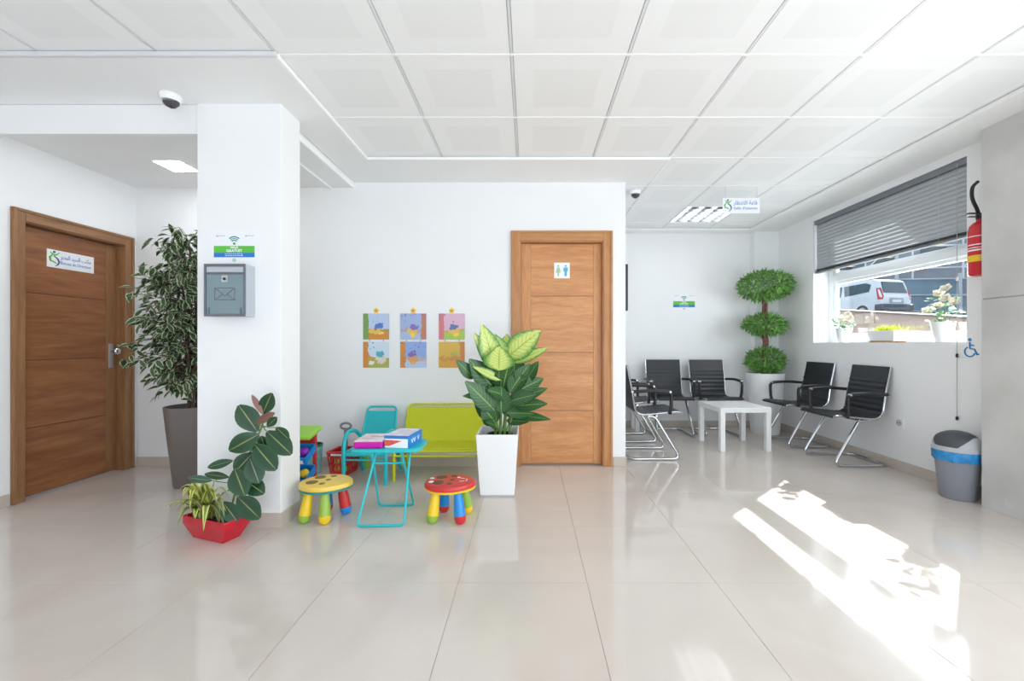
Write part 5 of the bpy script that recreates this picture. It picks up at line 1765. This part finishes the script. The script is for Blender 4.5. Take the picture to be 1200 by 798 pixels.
def flower_pot(px, label_p, label_f, Xc, rt, hh, flowers, spread, seed):
    Yc = Xc * FPX / (px - CX)
    p = thing('flower_pot', label_p, 'pot', (Xc, Yc, ZSILL))
    MB().lathe([(rt * 0.68, 0), (rt * 0.7, 0.003), (rt, hh), (rt * 0.93, hh), (rt * 0.9, hh * 0.85)], 28, caps=False).build('pot_body', PLASTIC_W, p)
    MB().lathe([(rt * 0.9, hh * 0.86), (0.004, hh * 0.88)], 28, caps=False).build('soil', SOIL, p)
    MB().lathe([(rt * 0.69, 0.001), (0.004, 0.001)], 28, caps=False).build('pot_base', PLASTIC_W, p)
    f = thing('white_flowers', label_f, 'flowers', (Xc, Yc, ZSILL + hh * 0.88))
    rr = random.Random(seed)
    lv = MB(); lv.leaf(Matrix.Identity(4), 0.05, 0.028, 0.2, 0.2, 3)
    lm = lv.mesh('leaf', LEAF_WIN)
    for (dx, dy, z) in flowers:
        e = Vector((dx, dy, z))
        MB().tube([(dx * 0.1, dy * 0.1, 0), (dx * 0.5, dy * 0.5, z * 0.65), tuple(e)], 0.002, 5).build('flower_stem', STEM_G, f)
        mb = MB(); rose(mb, Vector((0, 0, 0)), 0.042, rr)
        o = mb.build('flower', PETAL, f); o.location = e
        o.rotation_euler = Vector((-0.8 + rr.uniform(-.3, .3), -0.6 + rr.uniform(-.4, .4), 0.5)).to_track_quat('Z', 'Y').to_euler()
    for k in range(56):
        a = rr.uniform(0, 2 * math.pi)
        q = rr.random() ** 0.5
        b0 = Vector((math.cos(a) * 0.045 * q, math.sin(a) * spread * q, rr.uniform(0.0, 0.10 if seed == 1 else 0.21)))
        d = Vector((math.cos(a) * 0.5, math.sin(a), rr.uniform(-0.3, 0.8))).normalized()
        obj_from('leaf', lm, f, axis_matrix(b0, b0 + d, Vector((rr.uniform(-.6, .2), rr.uniform(-.5, .5), 1))))
    for (dy, z) in ((spread + 0.05, 0.10), (spread + 0.02, 0.13)) if seed == 1 else ((-spread - 0.04, 0.09),):
        MB().tube([(0, dy * 0.2, 0.0), (-0.01, dy * 0.6, z * 0.8), (-0.015, dy, z)], 0.0018, 5).build('flower_stem', STEM_G, f)
        for q in range(5):
            t_ = 0.4 + 0.15 * q
            b0 = Vector((-0.01, dy * t_, z * min(1, t_ + 0.1)))
            d = Vector((rr.uniform(-.4, .4), math.copysign(0.7, dy), rr.uniform(-.5, .8))).normalized()
            obj_from('leaf', lm, f, axis_matrix(b0, b0 + d, Vector((-.4, 0, 1))) @ Matrix.Scale(0.8, 4))


flower_pot(989, 'small round white pot on the sill at the far end of the window', 'white roses in the pot at the far end of the sill', XR + 0.088, 0.074, 0.155,
           [(-0.01, 0.02, 0.115), (0.0, -0.06, 0.15), (-0.015, -0.10, 0.11), (0.015, -0.02, 0.09)], 0.09, 1)
flower_pot(1105, 'round white pot on the sill beside the blind cord', 'tall white roses in the pot beside the blind cord', XR + 0.09, 0.078, 0.165,
           [(-0.015, 0.02, 0.14), (-0.01, -0.04, 0.20), (0.0, 0.03, 0.25), (-0.02, 0.115, 0.11), (0.01, -0.02, 0.28), (0.0, -0.09, 0.17)], 0.10, 2)
# box planter on a little pallet
ygp = (XR + 0.095) * FPX / (1040 - CX)
pal = thing('wooden_trivet', 'tiny wooden pallet under the rectangular sill planter', 'pallet', (XR + 0.09, ygp, ZSILL))
for x in (-0.05, 0, 0.05):
    MB().box(x - 0.012, x + 0.012, -0.13, 0.13, 0, 0.008).build('runner', PINEW, pal)
for k in range(5):
    y = -0.12 + 0.06 * k
    MB().box(-0.065, 0.065, y - 0.02, y + 0.02, 0.008, 0.014).build('plank', PINEW, pal)
gp = thing('sill_planter', 'white rectangular planter in the middle of the sill', 'pot', (XR + 0.09, ygp, ZSILL + 0.014))
mb = MB(); rect_ring(mb, [(0.055, 0.135, 0), (0.068, 0.15, 0.095)], 0.006)
mb.build('planter_body', PLASTIC_W, gp, bevel=0.002)
MB().box(-0.058, 0.058, -0.138, 0.138, 0.055, 0.075).build('soil', SOIL, gp)
gg = thing('yellow_grass_plant', 'low yellow green grassy plant in the rectangular sill planter', 'plant', (XR + 0.09, ygp, ZSILL + 0.014 + 0.075))
mb = MB()
r_ = random.Random(6)
for k in range(260):
    b0 = Vector((r_.uniform(-0.05, 0.05), r_.uniform(-0.13, 0.11), 0))
    d = Vector((r_.gauss(0, 0.35), r_.gauss(0, 0.35), 1)).normalized()
    mb.leaf(axis_matrix(b0, b0 + d, Vector((r_.uniform(-1, 1), r_.uniform(-1, 1), 0.2))), r_.uniform(0.04, 0.085), 0.011, 0.2, 0.1, 2)
stuff(mb.build('grass_blades', LEAF_GRASS, gg))

# ------------------------------------------------------------------ outdoors: sloping street, retaining wall, van, screened fence
ASPH = mat('street_surface', (0.11, 0.108, 0.105), 0.85, noise=0.12, nscale=0.8)
PINKST = mat('pink_stone', (0.74, 0.50, 0.40), 0.8, noise=0.10, nscale=1.5)
PINKST2 = mat('pink_stone_pale', (0.80, 0.58, 0.47), 0.8, noise=0.10, nscale=1.5)
MORT = mat('mortar', (0.62, 0.44, 0.36), 0.9)
gnd = struct(MB().box(XO, 40, -6, 45, -0.35, -0.15).build('ground', ASPH), 'paved ground outside the window')
A0, A1 = Vector((9.6, 15.5, 0)), Vector((8.3, 6.0, 0))     # retaining wall line, far and near
zA, zB = 2.42, 1.36
d_ = (A1 - A0); Lw = d_.length; d_.normalize()
nrm = Vector((-d_.y, d_.x, 0))
if nrm.dot(Vector((-1, -1, 0))) < 0:
    nrm = -nrm
rw = thing('retaining_wall', 'low pinkish block retaining wall along the street outside', 'wall', (0, 0, -0.15))
core = MB()
P = [A0, A1, A1 - nrm * 0.3, A0 - nrm * 0.3]
zt_ = [zA, zB, zB, zA]
core.add([Vector((p.x, p.y, 0)) for p in P] + [Vector((p.x, p.y, z + 0.13)) for p, z in zip(P, zt_)],
         [(0, 1, 2, 3), (7, 6, 5, 4), (0, 4, 5, 1), (1, 5, 6, 2), (2, 6, 7, 3), (3, 7, 4, 0)])
core.build('wall_core', MORT, rw, recalc=True)
blk = MB().box(-0.195, 0.195, -0.02, 0.03, -0.143, 0.143).mesh('block', PINKST)
blk2 = MB().box(-0.195, 0.195, -0.02, 0.03, -0.143, 0.143).mesh('block', PINKST2)
rot = math.atan2(d_.y, d_.x)
r_ = random.Random(14)
nblk = 0
for row in range(2, 9):
    n_ = int(Lw / 0.4)
    for k in range(n_ + 1):
        s_ = (k + (0.5 if row % 2 else 0)) * 0.4
        if s_ > Lw - 0.2 or s_ < 0.2:
            continue
        ztop_ = zA + (zB - zA) * s_ / Lw + 0.13
        zc2 = row * 0.295 + 0.15
        if zc2 + 0.143 > ztop_ or zc2 < ztop_ - 1.15:
            continue
        p = A0 + d_ * s_ + nrm * 0.005
        o = obj_from('block', blk if r_.random() < 0.5 else blk2, rw)
        o.location = (p.x, p.y, zc2); o.rotation_euler = (0, 0, rot)
        nblk += 1
cop = MB()
w_in, w_out = nrm * 0.06, nrm * -0.34
for z in (0.13, 0.17):
    cop.add([A0 + w_in + Vector((0, 0, zA + z)), A1 + w_in + Vector((0, 0, zB + z)), A1 + w_out + Vector((0, 0, zB + z)), A0 + w_out + Vector((0, 0, zA + z))], [])
cop.f += [(3, 2, 1, 0), (4, 5, 6, 7), (0, 1, 5, 4), (1, 2, 6, 5), (2, 3, 7, 6), (3, 0, 4, 7)]; cop.sm += [False] * 6
cop.build('coping', mat('coping_stone', (0.20, 0.15, 0.12), 0.8), rw, recalc=True)
# raised street behind the wall
sA, sB = A0 - nrm * 0.3, A1 - nrm * 0.3
def street_z(x, y):
    return 2.32 - 0.0652 * (x - 9.3) + 0.1205 * (y - 15.5)


st = MB().add([(x, y, street_z(x, y)) for x, y in ((sA.x, sA.y), (sB.x, sB.y), (38, 4.0), (38, 40), (12.0, 40))], [(0, 1, 2, 3, 4)]).build('street', ASPH, recalc=True)
struct(st, 'raised street outside behind the retaining wall')

# van --------------------------------------------------------------------
CARW = mat('van_paint', (0.80, 0.82, 0.86), 0.25, coat=0.5)
CARGL = mat('van_glass', (0.03, 0.07, 0.10), 0.06)
CARGR = mat('van_bumper', (0.05, 0.06, 0.075), 0.5)
CARRD = mat('tail_lamp', (0.60, 0.03, 0.05), 0.2)
TYRE = mat('tyre', (0.015, 0.015, 0.015), 0.8)
th = R(102)
cpos = at(1050, 402, 19.5)
zst = 2.32 - 0.0652 * (cpos.x - 9.3) + 0.1205 * (cpos.y - 15.5)
van = thing('parked_van', 'white parked van with red tail lamps seen through the window', 'van', (cpos.x, cpos.y, zst), th - R(90))
# local: +y forward, rear at y=0; half width 0.9
W2 = 0.90
side = [(0.0, 0.42), (-0.02, 0.95), (0.02, 1.05), (0.22, 1.72), (0.45, 1.80), (2.3, 1.82), (2.75, 1.70), (3.35, 1.15), (4.2, 0.98), (4.35, 0.75), (4.35, 0.32), (0.05, 0.32)]
vs = []
fs = []
for s in (-1, 1):
    for (y, z) in side:
        ins = 0.0 if z < 1.0 else 0.14 * (z - 1.0) / 0.8
        vs.append((s * (W2 - ins), y, z))
n = len(side)
fs = [tuple(range(n)), tuple(range(2 * n - 1, n - 1, -1))] + [(i, (i + 1) % n, n + (i + 1) % n, n + i) for i in range(n)]
MB().add(vs, fs).build('body', CARW, van, bevel=0.05, recalc=True)


def van_panel(name, pts, m_, th_=0.012):
    """quad/polygon in van space, thickened"""
    P = [Vector(p) for p in pts]
    nn = (P[1] - P[0]).cross(P[2] - P[0]).normalized() * th_
    k = len(P)
    MB().add([p + nn for p in P] + [p - nn for p in P], [tuple(range(k)), tuple(range(2 * k - 1, k - 1, -1))] + [(i, (i + 1) % k, k + (i + 1) % k, k + i) for i in range(k)]).build(name, m_, van, recalc=True)


def sidew(y, z, s):
    return (s * (W2 - 0.14 * max(0, z - 1.0) / 0.8 + 0.006), y, z)


van_panel('rear_window', [(-0.68, 0.035, 1.14), (0.68, 0.035, 1.14), (0.62, 0.19, 1.66), (-0.62, 0.19, 1.66)], CARGL, 0.02)
for s in (-1, 1):
    van_panel('side_window', [sidew(0.55, 1.22, s), sidew(1.75, 1.10, s), sidew(1.85, 1.62, s), sidew(0.75, 1.66, s), sidew(0.5, 1.55, s)], CARGL)
    van_panel('side_window', [sidew(1.95, 1.10, s), sidew(2.95, 1.10, s), sidew(2.6, 1.60, s), sidew(1.95, 1.62, s)], CARGL)
    van_panel('tail_lamp', [(s * 0.905, -0.015, 0.82), (s * 0.905, 0.12, 0.82), (s * 0.85, 0.22, 1.36), (s * 0.80, 0.06, 1.36), (s * 0.76, -0.03, 0.98), (s * 0.80, -0.03, 0.82)], CARRD, 0.02)
MB().box(-0.92, 0.92, -0.12, 0.28, 0.30, 0.62).build('rear_bumper', CARGR, van, bevel=0.06)
van_panel('number_plate', [(-0.26, -0.03, 0.70), (0.26, -0.03, 0.70), (0.26, -0.035, 0.82), (-0.26, -0.035, 0.82)], PAPER, 0.012)
van_panel('tailgate_recess', [(-0.40, -0.025, 0.66), (0.40, -0.025, 0.66), (0.40, -0.03, 0.90), (-0.40, -0.03, 0.90)], mat('van_recess', (0.35, 0.37, 0.40), 0.4), 0.006)
for s in (-1, 1):
    for y in (0.85, 3.55):
        Mq = Matrix.Translation((s * 0.80, y, 0.31)) @ Matrix.Rotation(R(90), 4, 'Y')
        wh = MB().lathe([(0.20, -0.11), (0.30, -0.105), (0.31, -0.06), (0.31, 0.06), (0.30, 0.105), (0.20, 0.11)], 28, M=Mq).build('wheel', TYRE, van)
        MB().lathe([(0.19, -0.115), (0.18, 0.115)], 20, M=Mq).build('hub', STEEL, wh)

# screened construction fence behind the van, with scaffolding posts
TARP = mat('blue_grey_screen', (0.10, 0.20, 0.27), 0.8, noise=0.25, nscale=1.2)
TARP2 = mat('slate_screen', (0.16, 0.20, 0.26), 0.8, noise=0.25, nscale=0.8)
fe_ = thing('screened_fence', 'dark blue screened construction fence across the street', 'fence', (0, 0, 0))
F0, F1 = Vector((9.0, 31.0, 2.6)), Vector((40.0, 17.0, 1.2))
dF = F1 - F0
nP = 12
for k in range(nP):
    a, c = F0 + dF * (k / nP), F0 + dF * ((k + 1) / nP)
    up = Vector((0, 0, 2.9))
    off = Vector((0.45, 1, 0)).normalized() * 0.03
    a2, c2 = a.lerp(c, 0.01), a.lerp(c, 0.99)
    MB().add([a2, c2, c2 + up, a2 + up, a2 + off, c2 + off, c2 + up + off, a2 + up + off],
             [(0, 1, 2, 3), (7, 6, 5, 4), (0, 4, 5, 1), (3, 2, 6, 7), (0, 3, 7, 4), (1, 5, 6, 2)]).build('screen_panel', TARP if k % 3 else TARP2, fe_, recalc=True)
    MB().tube([a - off * 3, a - off * 3 + Vector((0, 0, 5.2 if k % 2 else 3.2))], 0.09, 8).build('post', SGREY, fe_)
for z in (1.0, 1.95, 2.88):
    MB().tube([F0 - Vector((0.45, 1, 0)) * 0.1 + Vector((0, 0, z)), F1 - Vector((0.45, 1, 0)) * 0.1 + Vector((0, 0, z))], 0.04, 6).build('rail', SGREY, fe_)
bd = thing('unfinished_building', 'grey unfinished building with scaffolding behind the screened fence', 'building', (0, 0, 0))
G0, G1 = Vector((10.0, 37.5, 2.0)), Vector((44, 22.5, 1.0))
dG = G1 - G0
up = Vector((0, 0, 11)); off = Vector((0.45, 1, 0)).normalized() * 4
BWALL = mat('block_wall_grey', (0.26, 0.27, 0.31), 0.9, noise=0.15, nscale=0.6)
MB().add([G0, G1, G1 + up, G0 + up, G0 + off, G1 + off, G1 + up + off, G0 + up + off],
         [(0, 1, 2, 3), (7, 6, 5, 4), (0, 4, 5, 1), (3, 2, 6, 7), (0, 3, 7, 4), (1, 5, 6, 2)]).build('wall', BWALL, bd, recalc=True)
nf = -Vector((0.45, 1, 0)).normalized()
DARKW = mat('dark_opening', (0.05, 0.06, 0.075), 0.6)
for k in range(14):
    for fl_ in range(2):
        p = G0 + dG * ((k + 0.5) / 14) + Vector((0, 0, 5.0 + 3.0 * fl_))
        e = dG.normalized() * 0.7
        e.z = 0
        MB().add([p - e, p + e, p + e + Vector((0, 0, 1.6)), p - e + Vector((0, 0, 1.6))] + [q + nf * 0.06 for q in (p - e, p + e, p + e + Vector((0, 0, 1.6)), p - e + Vector((0, 0, 1.6)))],
                 [(3, 2, 1, 0), (4, 5, 6, 7), (0, 1, 5, 4), (1, 2, 6, 5), (2, 3, 7, 6), (3, 0, 4, 7)]).build('window_opening', DARKW, bd, recalc=True)
for k in range(15):
    p = G0 + dG * (k / 14) + nf * 0.7
    MB().tube([p, p + Vector((0, 0, 10.5))], 0.06, 6).build('scaffold_pole', CORD, bd)
for z in (4.8, 6.3, 7.8, 9.3):
    MB().tube([G0 + nf * 0.7 + Vector((0, 0, z)), G1 + nf * 0.7 + Vector((0, 0, z))], 0.05, 6).build('scaffold_rail', CORD, bd)
for k in range(0, 14, 2):
    p, q = G0 + dG * (k / 14) + nf * 0.72, G0 + dG * ((k + 1) / 14) + nf * 0.72
    MB().tube([p + Vector((0, 0, 4.8)), q + Vector((0, 0, 7.8))], 0.04, 6).build('scaffold_brace', CORD, bd)

print('objects', len(bpy.data.objects), 'blocks', nblk)
